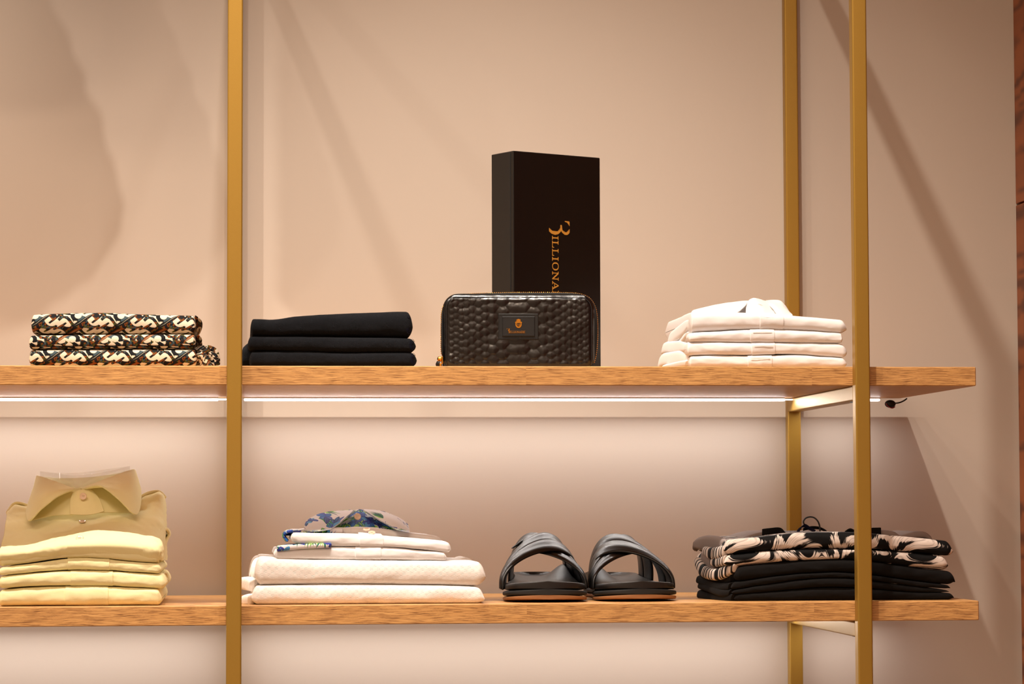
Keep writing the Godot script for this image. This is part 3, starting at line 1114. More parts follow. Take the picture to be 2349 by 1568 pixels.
func swash_outline(k: float, at: Vector2, second: bool) -> PackedVector2Array:    # the ornate initial, lying on its side as printed on the box
	var a := [Vector2(118, 230), Vector2(116, 262), Vector2(119, 290), Vector2(168, 325), Vector2(235, 340), Vector2(300, 325), Vector2(340, 292), Vector2(358, 268), Vector2(378, 295), Vector2(430, 330), Vector2(480, 328), Vector2(510, 310), Vector2(527, 285),
		Vector2(527, 230), Vector2(505, 265), Vector2(460, 290), Vector2(420, 285), Vector2(385, 255), Vector2(372, 215), Vector2(372, 172), Vector2(344, 172), Vector2(344, 215), Vector2(330, 255), Vector2(290, 278), Vector2(240, 283), Vector2(180, 275), Vector2(140, 255)]
	var b := [Vector2(433, 100), Vector2(520, 104), Vector2(527, 115), Vector2(527, 182), Vector2(508, 150), Vector2(475, 124), Vector2(436, 116)]
	var o := PackedVector2Array()
	for q in (b if second else a):
		o.append(at + Vector2(q.x, -q.y) * k)
	return o

func build_box() -> void:
	var ang := deg_to_rad(29.0)
	var w := 0.1475
	var t := 0.054
	var h := 0.3015
	var o := thing("gift_box", "tall black gift box with a gold word running down it, behind the wallet", "box", "", Vector3(0.3797, TOP_SHELF, 0.36))
	o.rotation.y = ang
	var s := Shape.new()
	s.box(Vector3(0, 0.0003, -t), Vector3(w, h, 0), 0.0009)
	part("carton", s, M.box, o)
	var lid := Shape.new()
	lid.box(Vector3(-0.0004, 0.0006, -0.0085), Vector3(-0.00001, h - 0.0015, -0.0065), 0.0001)
	part("lid_seam", lid, M.rubber, o)
	# the word reads downwards: the initial first
	var word := Shape.new()
	var at := Transform3D(Basis.IDENTITY, Vector3(0, 0, 0.00004))
	var k := 0.0000845
	var from := Vector2(0.0595 - 118 * k, 0.2094 + 100 * k)
	word.plate(swash_outline(k, from, false), at, 0.0004)
	word.plate(swash_outline(k, from, true), at, 0.0004)
	var print_ := part("printed_word", word, M.foil, o)
	var tm := TextMesh.new()
	var font := SystemFont.new()
	font.font_names = PackedStringArray(["Droid Serif"])
	tm.font = font
	tm.text = "ILLIONAIRE"
	tm.font_size = 64
	tm.pixel_size = 0.0002
	tm.depth = 0.0004
	tm.horizontal_alignment = HORIZONTAL_ALIGNMENT_LEFT
	var box := tm.get_aabb()
	var letters := part("letters", tm, M.foil, print_)
	var sy := 0.0107 / box.size.y
	var sx := 0.104 / box.size.x
	letters.transform = Transform3D(Basis(Vector3(0, -1, 0) * sx, Vector3(1, 0, 0) * sy, Vector3(0, 0, 1)), Vector3(0.0645 - box.position.y * sy, 0.1875 + box.position.x * sx, 0.0003))

func scale_height(x: float, y: float) -> float:     # overlapping snake scales: broad in the middle, small to the sides
	var best := 0.0
	var widths := [0.031, 0.0125, 0.0110, 0.0098, 0.0088, 0.0080, 0.0074, 0.0070, 0.0066, 0.0064, 0.0062, 0.0060, 0.0060, 0.0060]
	var sgn := 1.0 if x >= 0 else -1.0
	var ax := absf(x)
	var left: float = -widths[0] / 2
	for c in widths.size():
		var cw: float = widths[c]
		var xc: float = left + cw / 2
		left += cw
		if absf(ax - xc) > cw * 1.0 and not (c == 0 and ax < cw):
			continue
		var pitch := 0.0142 if c < 3 else (0.0106 if c < 7 else 0.0085)
		var hw := cw * (0.56 if c == 0 else 0.98)
		var off := (pitch / 2 if c % 2 else 0.0) + 0.0008 * sin(c * 2.3 + sgn)
		var n: float = roundf((y - off) / pitch)
		for i in [n - 1, n, n + 1]:
			var jit := 0.08 * sin(i * 12.9 + c * 4.1 + sgn)
			var dy: float = (y - off - i * pitch) / (pitch * 0.72) + jit
			var dx: float = (ax - xc) / hw
			var hgt := 1.0 - pow(absf(dx), 3.0 if c == 0 else 1.35) - pow(absf(dy), 1.5)
			if hgt > 0:
				hgt = pow(hgt, 0.62) * (0.72 - 0.32 * dy)
				best = maxf(best, hgt * (1.0 if c < 3 else 0.85 - 0.02 * c))
	return best

func build_wallet() -> void:
	var o := thing("zip_wallet", "black snakeskin zip wallet with gold zip and leather patch, standing before the tall box", "wallet", "", Vector3(0.3803, TOP_SHELF, 0.416))
	o.rotation.y = deg_to_rad(-2.0)
	var w := 0.102
	var h := 0.0995
	var r := 0.021
	# front cover: displaced grid inside a rounded outline
	var nu := 236
	var nv := 118
	var p := PackedVector3Array()
	for i in nu + 1:
		for j in nv + 1:
			var y := h * j / nv
			var inset := 0.0
			if y > h - r:
				inset = r - sqrt(maxf(r * r - pow(y - (h - r), 2), 0.0))
			elif y < r * 0.5:
				inset = r * 0.5 - sqrt(maxf(r * r * 0.25 - pow(r * 0.5 - y, 2), 0.0))
			var f := float(i) / nu
			var x := lerpf(-w + inset, w - inset, f)
			var edge_d := minf(minf(x + w - inset, w - inset - x), minf(h - y, y + 0.004))
			var dome := 0.0048 * (1.0 - pow(1.0 - clampf(edge_d / 0.009, 0, 1), 2.2))
			var hem := smoothstep(0.0055, 0.009, edge_d)
			var hh := scale_height(x + 0.001, y - 0.054) * 0.0019 * hem
			p.append(Vector3(x, y + 0.0004, 0.009 + dome + hh + 0.0012 * noise.get_noise_2d(x * 500, y * 500)))
	var s := Shape.new()
	s.grid(p, nu + 1, nv + 1, false, false)
	var cover := part("front_cover", s, M.scale, o)
	# the stitched hem of the cover
	var st := Shape.new()
	var hem_path := [Vector2(-w + 0.0042, 0.004), Vector2(-w + 0.0042, h - r), Vector2(-w + r, h - 0.0042), Vector2(w - r, h - 0.0042), Vector2(w - 0.0042, h - r), Vector2(w - 0.0042, 0.004)]
	var outline := rounded(w - 0.0042, h - 0.0042, r - 0.0042)
	stitches(st, outline, 0.0021, 0.0138, Vector3(0.0004, 0.0011, 0.0004))
	var sp := part("stitching", st, M.thread.duplicate(), cover)
	sp.material_override.albedo_color = Color(0.12, 0.11, 0.11)
	sp.set_meta("kind", "stuff")
	# core and back cover
	var core := Shape.new()
	core.plate(PackedVector2Array(closed(rounded(w - 0.0015, h - 0.001, r - 0.001))), Transform3D(Basis.IDENTITY, Vector3(0, 0, -0.011)), 0.0215)
	part("gusset", core, M.rubber, o)
	var back := Shape.new()
	back.plate(PackedVector2Array(closed(rounded(w, h, r))), Transform3D(Basis.IDENTITY, Vector3(0, 0, -0.0155)), 0.0055)
	part("back_cover", back, M.scale, o)
	# zip: tape and teeth along the middle, standing a little out of the outline and bulging on the right
	var path := [Vector3(-0.0985, 0.014, -0.001), Vector3(-0.1035, 0.020, -0.001), Vector3(-0.1042, 0.040, -0.001), Vector3(-0.1040, 0.060, -0.001), Vector3(-0.1028, 0.078, -0.001), Vector3(-0.096, 0.0925, -0.001), Vector3(-0.084, 0.0985, -0.001), Vector3(-0.060, 0.1005, -0.001), Vector3(-0.02, 0.1018, -0.001), Vector3(0.03, 0.1022, -0.001), Vector3(0.068, 0.1018, -0.001),
		Vector3(0.084, 0.1005, -0.003), Vector3(0.096, 0.096, -0.005), Vector3(0.1035, 0.0860, -0.006), Vector3(0.1065, 0.0740, -0.006), Vector3(0.1076, 0.0580, -0.006), Vector3(0.1072, 0.0380, -0.006), Vector3(0.1055, 0.0200, -0.006), Vector3(0.1020, 0.0060, -0.005)]
	var tape := Shape.new()
	var n := 220
	var pts := []
	for i in n + 1:
		pts.append(spline(path, float(i) / n))
	var tp := PackedVector3Array()
	for i in n + 1:
		var t: Vector3 = (pts[mini(i + 1, n)] - pts[maxi(i - 1, 0)]).normalized()
		var out := Vector3(-t.y, t.x, 0)
		for q in [[-0.008, 0.0045], [-0.0006, 0.0035], [0.0002, 0.0012], [0.0002, -0.0012], [-0.0006, -0.0035], [-0.008, -0.0045]]:
			tp.append(pts[i] + out * q[0] + Vector3(0, 0, q[1]))
	tape.grid(tp, n + 1, 6, true, true)
	part("zip_tape", tape, M.rubber, o)
	var teeth := Shape.new()
	var gone := 0.0
	var next := 0.0
	for i in range(1, n + 1):
		var a: Vector3 = pts[i - 1]
		var b: Vector3 = pts[i]
		var l := a.distance_to(b)
		while next <= gone + l:
			var c := a.lerp(b, (next - gone) / l)
			var t := (b - a).normalized()
			var out := Vector3(-t.y, t.x, 0)
			var x := Transform3D(Basis(t, out, Vector3(0, 0, 1)), c)
			rounded_bead(teeth, x, Vector3(0.00085, 0.0010, 0.0017))
			next += 0.00275
		gone += l
	var tz := part("zip_teeth", teeth, M.gold, o)
	tz.set_meta("label", "gold metal zip teeth")
	tz.set_meta("kind", "stuff")
	# slider with its leather pull at the lower left
	var sl := Shape.new()
	rounded_bead(sl, Transform3D(Basis.IDENTITY, Vector3(-0.1055, 0.0125, 0.001)), Vector3(0.0042, 0.0036, 0.004))
	sl.box(Vector3(-0.1040, 0.006, -0.002), Vector3(-0.1012, 0.0155, 0.0062), 0.0007)
	sl.box(Vector3(-0.1085, 0.002, 0.001), Vector3(-0.1030, 0.0065, 0.0055), 0.001)
	var slider := part("zip_slider", sl, M.gold, o)
	slider.set_meta("label", "gold zip slider")
	part("pull", band([Vector3(-0.1075, 0.0095, 0.005), Vector3(-0.109, 0.0055, 0.0056), Vector3(-0.1082, 0.0012, 0.0045)], [Vector3(0.0022, 0, 0.001), Vector3(0.0026, 0, 0.001), Vector3(0.0022, 0, 0.001)], 0.0009, 12), M.leather, slider)
	# leather patch, its raised plate, stitching, crest and word
	var lab := Node3D.new()
	var base_z := 0.0146
	var pl := Shape.new()
	pl.box(Vector3(-0.0277, 0.0377, base_z - 0.002), Vector3(0.0260, 0.0727, base_z + 0.0010), 0.0006)
	var patch := part("leather_patch", pl, M.patch, o)
	lab.free()
	var ip := Shape.new()
	ip.box(Vector3(-0.0228, 0.0420, base_z), Vector3(0.0212, 0.0688, base_z + 0.0024), 0.0006)
	part("raised_plate", ip, M.patch, patch)
	var ss := Shape.new()
	stitches(ss, [Vector2(-0.0262, 0.0392), Vector2(-0.0262, 0.0712), Vector2(0.0245, 0.0712), Vector2(0.0245, 0.0392), Vector2(-0.0262, 0.0392)], 0.0019, base_z + 0.0011, Vector3(0.0003, 0.0007, 0.0003))
	stitches(ss, [Vector2(-0.0216, 0.0433), Vector2(-0.0216, 0.0675), Vector2(0.0200, 0.0675), Vector2(0.0200, 0.0433), Vector2(-0.0216, 0.0433)], 0.0019, base_z + 0.0025, Vector3(0.0003, 0.0007, 0.0003))
	var sm := part("patch_stitching", ss, M.rubber, patch)
	sm.set_meta("kind", "stuff")
	var cz := base_z + 0.0024
	var cr := Shape.new()
	var flat_at := Transform3D(Basis.IDENTITY, Vector3(-0.0008, 0.0582, cz))
	var arc := PackedVector2Array()
	for k in 17:
		var g := deg_to_rad(-205.0 + 230.0 * k / 16.0)
		arc.append(Vector2(cos(g) * 0.0042, sin(g) * 0.0048 - 0.0002))
	for k in range(16, -1, -1):
		var g := deg_to_rad(-205.0 + 230.0 * k / 16.0)
		arc.append(Vector2(cos(g) * 0.0026, sin(g) * 0.0031))
	cr.plate(arc, flat_at, 0.0004)
	cr.plate(PackedVector2Array([Vector2(-0.0046, 0.0016), Vector2(0.0046, 0.0016), Vector2(0.0046, 0.0029), Vector2(0.0034, 0.0034), Vector2(0.0024, 0.0042), Vector2(0.0030, 0.0060), Vector2(0.0014, 0.0069), Vector2(0.0, 0.0073), Vector2(-0.0014, 0.0069), Vector2(-0.0030, 0.0060), Vector2(-0.0024, 0.0042), Vector2(-0.0034, 0.0034), Vector2(-0.0046, 0.0029)]), flat_at, 0.0004)
	cr.plate(PackedVector2Array([Vector2(-0.0013, -0.0014), Vector2(-0.0005, -0.0018), Vector2(-0.0007, 0.0008), Vector2(-0.0014, 0.0009)]), flat_at, 0.0003)
	cr.plate(PackedVector2Array([Vector2(0.0013, -0.0014), Vector2(0.0014, 0.0009), Vector2(0.0007, 0.0008), Vector2(0.0005, -0.0018)]), flat_at, 0.0003)
	var crest := part("gold_crest", cr, M.gold, patch)
	crest.set_meta("label", "gold crown over a horseshoe shaped wreath")
	var word := Shape.new()
	var k2 := 0.0000158
	var turn := Transform3D(Basis(Vector3(0, 1, 0), Vector3(-1, 0, 0), Vector3(0, 0, 1)), Vector3(-0.0180, 0.0462 - 118 * k2, cz))
	word.plate(swash_outline(k2, Vector2.ZERO, false), turn, 0.0004)
	word.plate(swash_outline(k2, Vector2.ZERO, true), turn, 0.0004)
	part("initial", word, M.gold, patch)
	var tm := TextMesh.new()
	var font := SystemFont.new()
	font.font_names = PackedStringArray(["Droid Serif"])
	tm.font = font
	tm.text = "ILLIONAIRE"
	tm.font_size = 48
	tm.pixel_size = 0.0001
	tm.depth = 0.0004
	tm.horizontal_alignment = HORIZONTAL_ALIGNMENT_LEFT
	var box := tm.get_aabb()
	var let := part("letters", tm, M.gold, patch)
	let.transform = Transform3D(Basis(Vector3(0.0205 / box.size.x, 0, 0), Vector3(0, 0.0030 / box.size.y, 0), Vector3(0, 0, 1)), Vector3(-0.0125, 0.0478, cz + 0.0002))

func rounded(w: float, h: float, r: float) -> Array:     # upright outline with two round upper corners, from the lower left to the lower right
	var o := [Vector2(-w, 0.001)]
	for k in 9:
		var g := PI - PI / 2 * k / 8.0
		o.append(Vector2(-w + r + cos(g) * r, h - r + sin(g) * r))
	for k in 9:
		var g := PI / 2 - PI / 2 * k / 8.0
		o.append(Vector2(w - r + cos(g) * r, h - r + sin(g) * r))
	o.append(Vector2(w, 0.001))
	return o

func closed(p: Array) -> Array:
	return p

func stitches(s: Shape, line: Array, step: float, z: float, half: Vector3) -> void:
	var next := step / 2
	var gone := 0.0
	for i in line.size() - 1:
		var a: Vector2 = line[i]
		var b: Vector2 = line[i + 1]
		var l := a.distance_to(b)
		while next <= gone + l:
			var c := a.lerp(b, (next - gone) / l)
			var t := (b - a).normalized()
			rounded_bead(s, Transform3D(Basis(Vector3(-t.y, t.x, 0), Vector3(t.x, t.y, 0), Vector3(0, 0, -1)), Vector3(c.x, c.y, z)), half)
			next += step
		gone += l

func rounded_bead(s: Shape, at: Transform3D, half: Vector3) -> void:    # small rounded block
	var p := PackedVector3Array()
	for i in 5:
		var a := -PI / 2 + PI * i / 4.0
		for j in 8:
			var g := TAU * (j + 0.5) / 8.0
			var c := cos(a)
			p.append(at * Vector3(signf(cos(g)) * pow(absf(cos(g)), 0.6) * pow(absf(c), 0.6) * half.x, signf(sin(a)) * pow(absf(sin(a)), 0.7) * half.y, -signf(sin(g)) * pow(absf(sin(g)), 0.6) * pow(absf(c), 0.6) * half.z))
	s.grid(p, 5, 8, true, at.basis.determinant() < 0)

func build_white_pile() -> void:
	var tops := [[Vector2(0.6099, 1.3242), Vector2(0.6135, 1.3251), Vector2(0.6491, 1.3252), Vector2(0.7038, 1.3239), Vector2(0.7359, 1.3217), Vector2(0.7741, 1.3182), Vector2(0.8183, 1.3151), Vector2(0.8224, 1.3119), Vector2(0.8242, 1.3072)],
		[Vector2(0.6068, 1.2948), Vector2(0.6104, 1.2963), Vector2(0.6489, 1.2987), Vector2(0.6887, 1.3016), Vector2(0.7381, 1.3013), Vector2(0.7799, 1.2994), Vector2(0.8145, 1.2971), Vector2(0.8181, 1.2942)],
		[Vector2(0.6049, 1.2825), Vector2(0.6085, 1.2844), Vector2(0.6725, 1.2838), Vector2(0.7261, 1.2839), Vector2(0.7797, 1.2838), Vector2(0.8126, 1.2833), Vector2(0.8197, 1.2812), Vector2(0.8245, 1.2783)],
		[Vector2(0.6078, 1.2631), Vector2(0.6119, 1.2655), Vector2(0.6427, 1.2668), Vector2(0.6872, 1.2662), Vector2(0.7319, 1.2670), Vector2(0.7557, 1.2675), Vector2(0.7855, 1.2655), Vector2(0.8184, 1.2632), Vector2(0.8235, 1.2600)]]
	var lows := [[Vector2(0.6080, 1.2968), Vector2(0.6430, 1.2993), Vector2(0.6887, 1.3019), Vector2(0.7381, 1.3017), Vector2(0.7799, 1.2998), Vector2(0.8241, 1.2966)],
		[Vector2(0.6073, 1.2851), Vector2(0.6725, 1.2843), Vector2(0.7261, 1.2843), Vector2(0.8192, 1.2839)], [Vector2(0.6054, 1.2663), Vector2(0.6427, 1.2674), Vector2(0.6872, 1.2671), Vector2(0.7319, 1.2684), Vector2(0.7557, 1.2683), Vector2(0.7855, 1.2662), Vector2(0.8214, 1.2638)], []]
	lows[3] = flat(tops[3], TOP_SHELF + 0.0004)
	var labels := ["folded white shirt with its collar showing, topmost of the white pile on the upper shelf", "thin folded white shirt second from the top of the white pile on the upper shelf", "folded white shirt third from the top of the white pile on the upper shelf", "folded white shirt at the bottom of the white pile on the upper shelf"]
	var pl := [[Vector3(0.7043, 1.3133, 0.4470), Vector3(0.7370, 1.3116, 0.4470)], [Vector3(0.6910, 1.2938, 0.4470), Vector3(0.7244, 1.2939, 0.4470)], [Vector3(0.6927, 1.2756, 0.4470), Vector3(0.7254, 1.2757, 0.4470)], [Vector3(0.6875, 1.2592, 0.4470), Vector3(0.7211, 1.2592, 0.4470)]]
	for k in 4:
		var o := thing("folded_shirt", labels[k], "folded shirt", "folded white shirts on the upper shelf")
		var opt := {"front": 0.447, "depth": 0.22, "end_l": 0.003, "end_r": [0.010, 0.003, 0.008, 0.008][k], "bump": 0.0013, "seed": k + 20.0, "roll": 0.95}
		layer(o, "body", tops[k], lows[k], M.white, opt)
		var p := overlay(o, "placket", tops[k], lows[k], M.white, opt, pl[k][0].x, pl[k][1].x)
		var s := Shape.new()
		var a: Vector3 = pl[k][0]
		var b: Vector3 = pl[k][1]
		for e in [0.0028, 0.0036]:
			tube([Vector3(a.x + 0.003, a.y + e, 0.4484), Vector3(lerpf(a.x, b.x, 0.5), a.y + e + 0.0004, 0.4486), Vector3(b.x - 0.003, b.y + e, 0.4484)], 0.00022, 12, 5, s)
		part("stitch_line", s, M.seam, p)
		# sleeves folded back, seen on the left
		var rolls := [[[Vector3(0.6120, 1.3100, 0.4300), Vector3(0.6101, 1.3060, 0.4000), Vector3(0.6067, 1.3013, 0.3600), Vector3(0.6022, 1.2958, 0.3300), Vector3(0.6028, 1.2928, 0.3100)], 0.011],
			[[Vector3(0.6089, 1.2947, 0.4300), Vector3(0.6088, 1.2917, 0.4000), Vector3(0.6087, 1.2875, 0.3700), Vector3(0.6061, 1.2832, 0.3400)], 0.006],
			[[Vector3(0.6082, 1.2776, 0.4300), Vector3(0.6055, 1.2810, 0.3900), Vector3(0.6015, 1.2826, 0.3500), Vector3(0.5969, 1.2837, 0.3200), Vector3(0.5941, 1.2824, 0.3100)], 0.009],
			[[Vector3(0.6093, 1.2628, 0.4300), Vector3(0.6027, 1.2656, 0.4000), Vector3(0.5968, 1.2665, 0.3600), Vector3(0.5904, 1.2662, 0.3300), Vector3(0.5876, 1.2625, 0.3200)], 0.010]]
		var path: Array = rolls[k][0]
		var hh: float = rolls[k][1]
		var side := []
		for i in path.size():
			side.append(Vector3(0.0015, hh * (0.9 if i else 0.6), 0.003))
		part("sleeve", band(path, side, 0.0035, 40, 2, 0.0012), M.white, o)
		if k == 3:
			part("sleeve", band([Vector3(0.6090, 1.2567, 0.4350), Vector3(0.6040, 1.2568, 0.4100), Vector3(0.5967, 1.2559, 0.3800), Vector3(0.5874, 1.2561, 0.3500)], [Vector3(0.0, 0.004, 0.003), Vector3(0.0, 0.0045, 0.003), Vector3(0.0, 0.004, 0.003), Vector3(0, 0.002, 0.003)], 0.004, 30, 2, 0.001), M.white, o)
		if k == 0:
			part("collar", sheet([[Vector3(0.6187, 1.3268, 0.4000), Vector3(0.6382, 1.3259, 0.4050), Vector3(0.6592, 1.3254, 0.4050), Vector3(0.6820, 1.3268, 0.3950), Vector3(0.7087, 1.3455, 0.3350)], [Vector3(0.6247, 1.3307, 0.3700), Vector3(0.6433, 1.3340, 0.3750), Vector3(0.6644, 1.3359, 0.3750), Vector3(0.6895, 1.3388, 0.3600), Vector3(0.7126, 1.3478, 0.3200)], [Vector3(0.6336, 1.3347, 0.3300), Vector3(0.6555, 1.3409, 0.3200), Vector3(0.6756, 1.3453, 0.3100), Vector3(0.7020, 1.3492, 0.3000), Vector3(0.7169, 1.3505, 0.3000)]], 18, 40, 0.0016, 0.0006, 1.0), M.white, o)
			part("collar", sheet([[Vector3(0.7344, 1.3462, 0.3350), Vector3(0.7363, 1.3347, 0.3700), Vector3(0.7375, 1.3252, 0.3950), Vector3(0.7474, 1.3231, 0.4000), Vector3(0.7593, 1.3235, 0.3950)], [Vector3(0.7372, 1.3485, 0.3200), Vector3(0.7426, 1.3415, 0.3500), Vector3(0.7482, 1.3357, 0.3650), Vector3(0.7557, 1.3311, 0.3700), Vector3(0.7630, 1.3269, 0.3700)], [Vector3(0.7404, 1.3506, 0.3000), Vector3(0.7484, 1.3512, 0.3000), Vector3(0.7570, 1.3499, 0.3100), Vector3(0.7612, 1.3449, 0.3200), Vector3(0.7665, 1.3308, 0.3400)]], 18, 32, 0.0016, 0.0006, 2.0), M.white, o)
			part("collar_stand", sheet([[Vector3(0.6929, 1.3237, 0.4050), Vector3(0.7034, 1.3234, 0.4100), Vector3(0.7154, 1.3241, 0.4100), Vector3(0.7347, 1.3242, 0.4000)], [Vector3(0.6971, 1.3341, 0.3850), Vector3(0.7059, 1.3344, 0.3900), Vector3(0.7180, 1.3338, 0.3900), Vector3(0.7341, 1.3337, 0.3750)], [Vector3(0.7078, 1.3463, 0.3400), Vector3(0.7127, 1.3500, 0.3400), Vector3(0.7197, 1.3510, 0.3350), Vector3(0.7357, 1.3475, 0.3250)]], 18, 24, 0.0016, 0.0012, 3.0), M.white, o)
			part("neck_band", sheet([[Vector3(0.6882, 1.3280, 0.3600), Vector3(0.7162, 1.3306, 0.3400), Vector3(0.7419, 1.3288, 0.3500)], [Vector3(0.6972, 1.3465, 0.3200), Vector3(0.7255, 1.3488, 0.2900), Vector3(0.7403, 1.3474, 0.3100)]], 8, 20, 0.0014, 0.0004, 4.0), M.white, o)
			part("button_hole", band([Vector3(0.7153, 1.3405, 0.3720), Vector3(0.7192, 1.3391, 0.3740), Vector3(0.7234, 1.3374, 0.3740)], [Vector3(0, 0.0007, 0.0), Vector3(0, 0.0011, 0), Vector3(0, 0.0005, 0)], 0.0006, 10), M.thread, o)

func build_yellow_pile() -> void:
	var z := 0.462
	var tops := [[Vector2(-0.3056, 1.0059), Vector2(-0.2977, 1.0082), Vector2(-0.2472, 1.0091), Vector2(-0.2163, 1.0106), Vector2(-0.1684, 1.0110), Vector2(-0.1288, 1.0097), Vector2(-0.1033, 1.0073), Vector2(-0.0971, 1.0038)],
		[Vector2(-0.3054, 0.9861), Vector2(-0.2976, 0.9878), Vector2(-0.2583, 0.9927), Vector2(-0.2162, 0.9984), Vector2(-0.1711, 0.9982), Vector2(-0.1287, 0.9938), Vector2(-0.1016, 0.9916), Vector2(-0.0947, 0.9890)],
		[Vector2(-0.3053, 0.9748), Vector2(-0.2975, 0.9765), Vector2(-0.2583, 0.9799), Vector2(-0.2161, 0.9826), Vector2(-0.1710, 0.9823), Vector2(-0.1287, 0.9795), Vector2(-0.0975, 0.9777), Vector2(-0.0890, 0.9725)],
		[Vector2(-0.3063, 0.9562), Vector2(-0.2974, 0.9587), Vector2(-0.2581, 0.9621), Vector2(-0.2160, 0.9624), Vector2(-0.1709, 0.9619), Vector2(-0.1286, 0.9597), Vector2(-0.1003, 0.9578), Vector2(-0.0940, 0.9543)]]
	var lows := [[Vector2(-0.3054, 0.9887), Vector2(-0.2696, 0.9927), Vector2(-0.2162, 0.9993), Vector2(-0.1711, 0.9991), Vector2(-0.1287, 0.9946), Vector2(-0.0970, 0.9922)],
		[Vector2(-0.3054, 0.9774), Vector2(-0.2583, 0.9808), Vector2(-0.2161, 0.9834), Vector2(-0.1710, 0.9832), Vector2(-0.1287, 0.9804), Vector2(-0.0953, 0.9785)],
		[Vector2(-0.3052, 0.9598), Vector2(-0.2582, 0.9632), Vector2(-0.2160, 0.9632), Vector2(-0.1709, 0.9627), Vector2(-0.1286, 0.9605), Vector2(-0.0924, 0.9583)], []]
	lows[3] = flat(tops[3], LOW_SHELF + 0.0004)
	var labels := ["pale yellow shirt with buttoned collar and clear collar support, topmost of the yellow pile", "thin folded pale yellow shirt second from the top of the yellow pile", "folded pale yellow shirt third from the top of the yellow pile", "folded pale yellow shirt at the bottom of the yellow pile, on the lower shelf"]
	var seam := [Vector3(-0.2164, 1.0072, 0.4600), Vector3(-0.2163, 0.9873, 0.4600), Vector3(-0.2128, 0.9703, 0.4600), Vector3(-0.2194, 0.9477, 0.4600)]
	for k in 4:
		var o := thing("folded_shirt", labels[k], "folded shirt", "folded pale yellow shirts")
		var opt := {"front": z, "depth": 0.30, "end": 0.006, "bump": 0.0016, "seed": k + 30.0, "roll": 1.0}
		layer(o, "body", tops[k], lows[k], M.yellow, opt)
		if k:
			overlay(o, "placket", tops[k], lows[k], M.yellow, opt, seam[k].x, lerpf(seam[k].x, tops[k][tops[k].size() - 1].x, 0.45), 0.0010)
			button(o, [Vector3.ZERO, Vector3(-0.2010, 0.9979, 0.4520), Vector3(-0.1953, 0.9822, 0.4520), Vector3(-0.2013, 0.9615, 0.4520)][k], Vector3(0, 0.4, 1), 0.0048)
			if k == 2:
				part("sleeve", band([Vector3(-0.0969, 0.9736, 0.3400), Vector3(-0.0927, 0.9761, 0.3200), Vector3(-0.0900, 0.9693, 0.3100), Vector3(-0.0942, 0.9628, 0.3300)], [Vector3(0, 0, 0.02), Vector3(0, 0, 0.02), Vector3(0, 0, 0.02), Vector3(0, 0, 0.02)], 0.0022, 24), M.yellow, o)
			continue
		part("chest", sheet([
			[Vector3(-0.3060, 0.9934, 0.4560), Vector3(-0.2755, 0.9961, 0.4580), Vector3(-0.2417, 1.0011, 0.4590), Vector3(-0.2164, 1.0038, 0.4590), Vector3(-0.1685, 1.0036, 0.4590), Vector3(-0.1289, 0.9999, 0.4580), Vector3(-0.0966, 0.9963, 0.4560), Vector3(-0.0976, 0.9936, 0.4000)],
			[Vector3(-0.3054, 1.0037, 0.4640), Vector3(-0.2750, 1.0064, 0.4660), Vector3(-0.2413, 1.0114, 0.4660), Vector3(-0.2161, 1.0152, 0.4660), Vector3(-0.1682, 1.0167, 0.4660), Vector3(-0.1287, 1.0143, 0.4660), Vector3(-0.0959, 1.0078, 0.4630), Vector3(-0.0970, 0.9947, 0.4000)],
			[Vector3(-0.3065, 1.0097, 0.4450), Vector3(-0.2742, 1.0101, 0.4470), Vector3(-0.2426, 1.0162, 0.4470), Vector3(-0.2172, 1.0224, 0.4470), Vector3(-0.1691, 1.0267, 0.4470), Vector3(-0.1294, 1.0243, 0.4460), Vector3(-0.0965, 1.0161, 0.4420), Vector3(-0.0967, 0.9945, 0.3900)],
			[Vector3(-0.3078, 1.0112, 0.3950), Vector3(-0.2781, 1.0117, 0.3950), Vector3(-0.2478, 1.0190, 0.3950), Vector3(-0.2218, 1.0270, 0.3900), Vector3(-0.1759, 1.0337, 0.3900), Vector3(-0.1327, 1.0295, 0.3900), Vector3(-0.0981, 1.0206, 0.3850), Vector3(-0.0970, 0.9940, 0.3600)],
			[Vector3(-0.3074, 1.0286, 0.3450), Vector3(-0.2797, 1.0302, 0.3450), Vector3(-0.2496, 1.0354, 0.3450), Vector3(-0.2206, 1.0405, 0.3450), Vector3(-0.1740, 1.0457, 0.3450), Vector3(-0.1332, 1.0437, 0.3450), Vector3(-0.0978, 1.0371, 0.3350), Vector3(-0.0963, 0.9932, 0.3200)],
			[Vector3(-0.3087, 1.0459, 0.2950), Vector3(-0.2831, 1.0488, 0.3000), Vector3(-0.2468, 1.0528, 0.3000), Vector3(-0.2057, 1.0574, 0.3000), Vector3(-0.1703, 1.0591, 0.3000), Vector3(-0.1294, 1.0583, 0.2900), Vector3(-0.0969, 1.0546, 0.2850), Vector3(-0.0953, 0.9923, 0.2700)],
			[Vector3(-0.3109, 1.0582, 0.2550), Vector3(-0.3008, 1.0672, 0.2550), Vector3(-0.2791, 1.0653, 0.2600), Vector3(-0.2079, 1.0693, 0.2600), Vector3(-0.1424, 1.0715, 0.2600), Vector3(-0.1159, 1.0811, 0.2500), Vector3(-0.0974, 1.0738, 0.2450), Vector3(-0.0951, 0.9916, 0.2300)],
			[Vector3(-0.3123, 1.0576, 0.2150), Vector3(-0.3016, 1.0648, 0.2150), Vector3(-0.2790, 1.0647, 0.2200), Vector3(-0.2101, 1.0706, 0.2200), Vector3(-0.1440, 1.0728, 0.2200), Vector3(-0.1188, 1.0812, 0.2150), Vector3(-0.1008, 1.0757, 0.2100), Vector3(-0.0971, 0.9910, 0.2000)]], 60, 70, 0.003, 0.0022, 5.0), M.yellow, o)
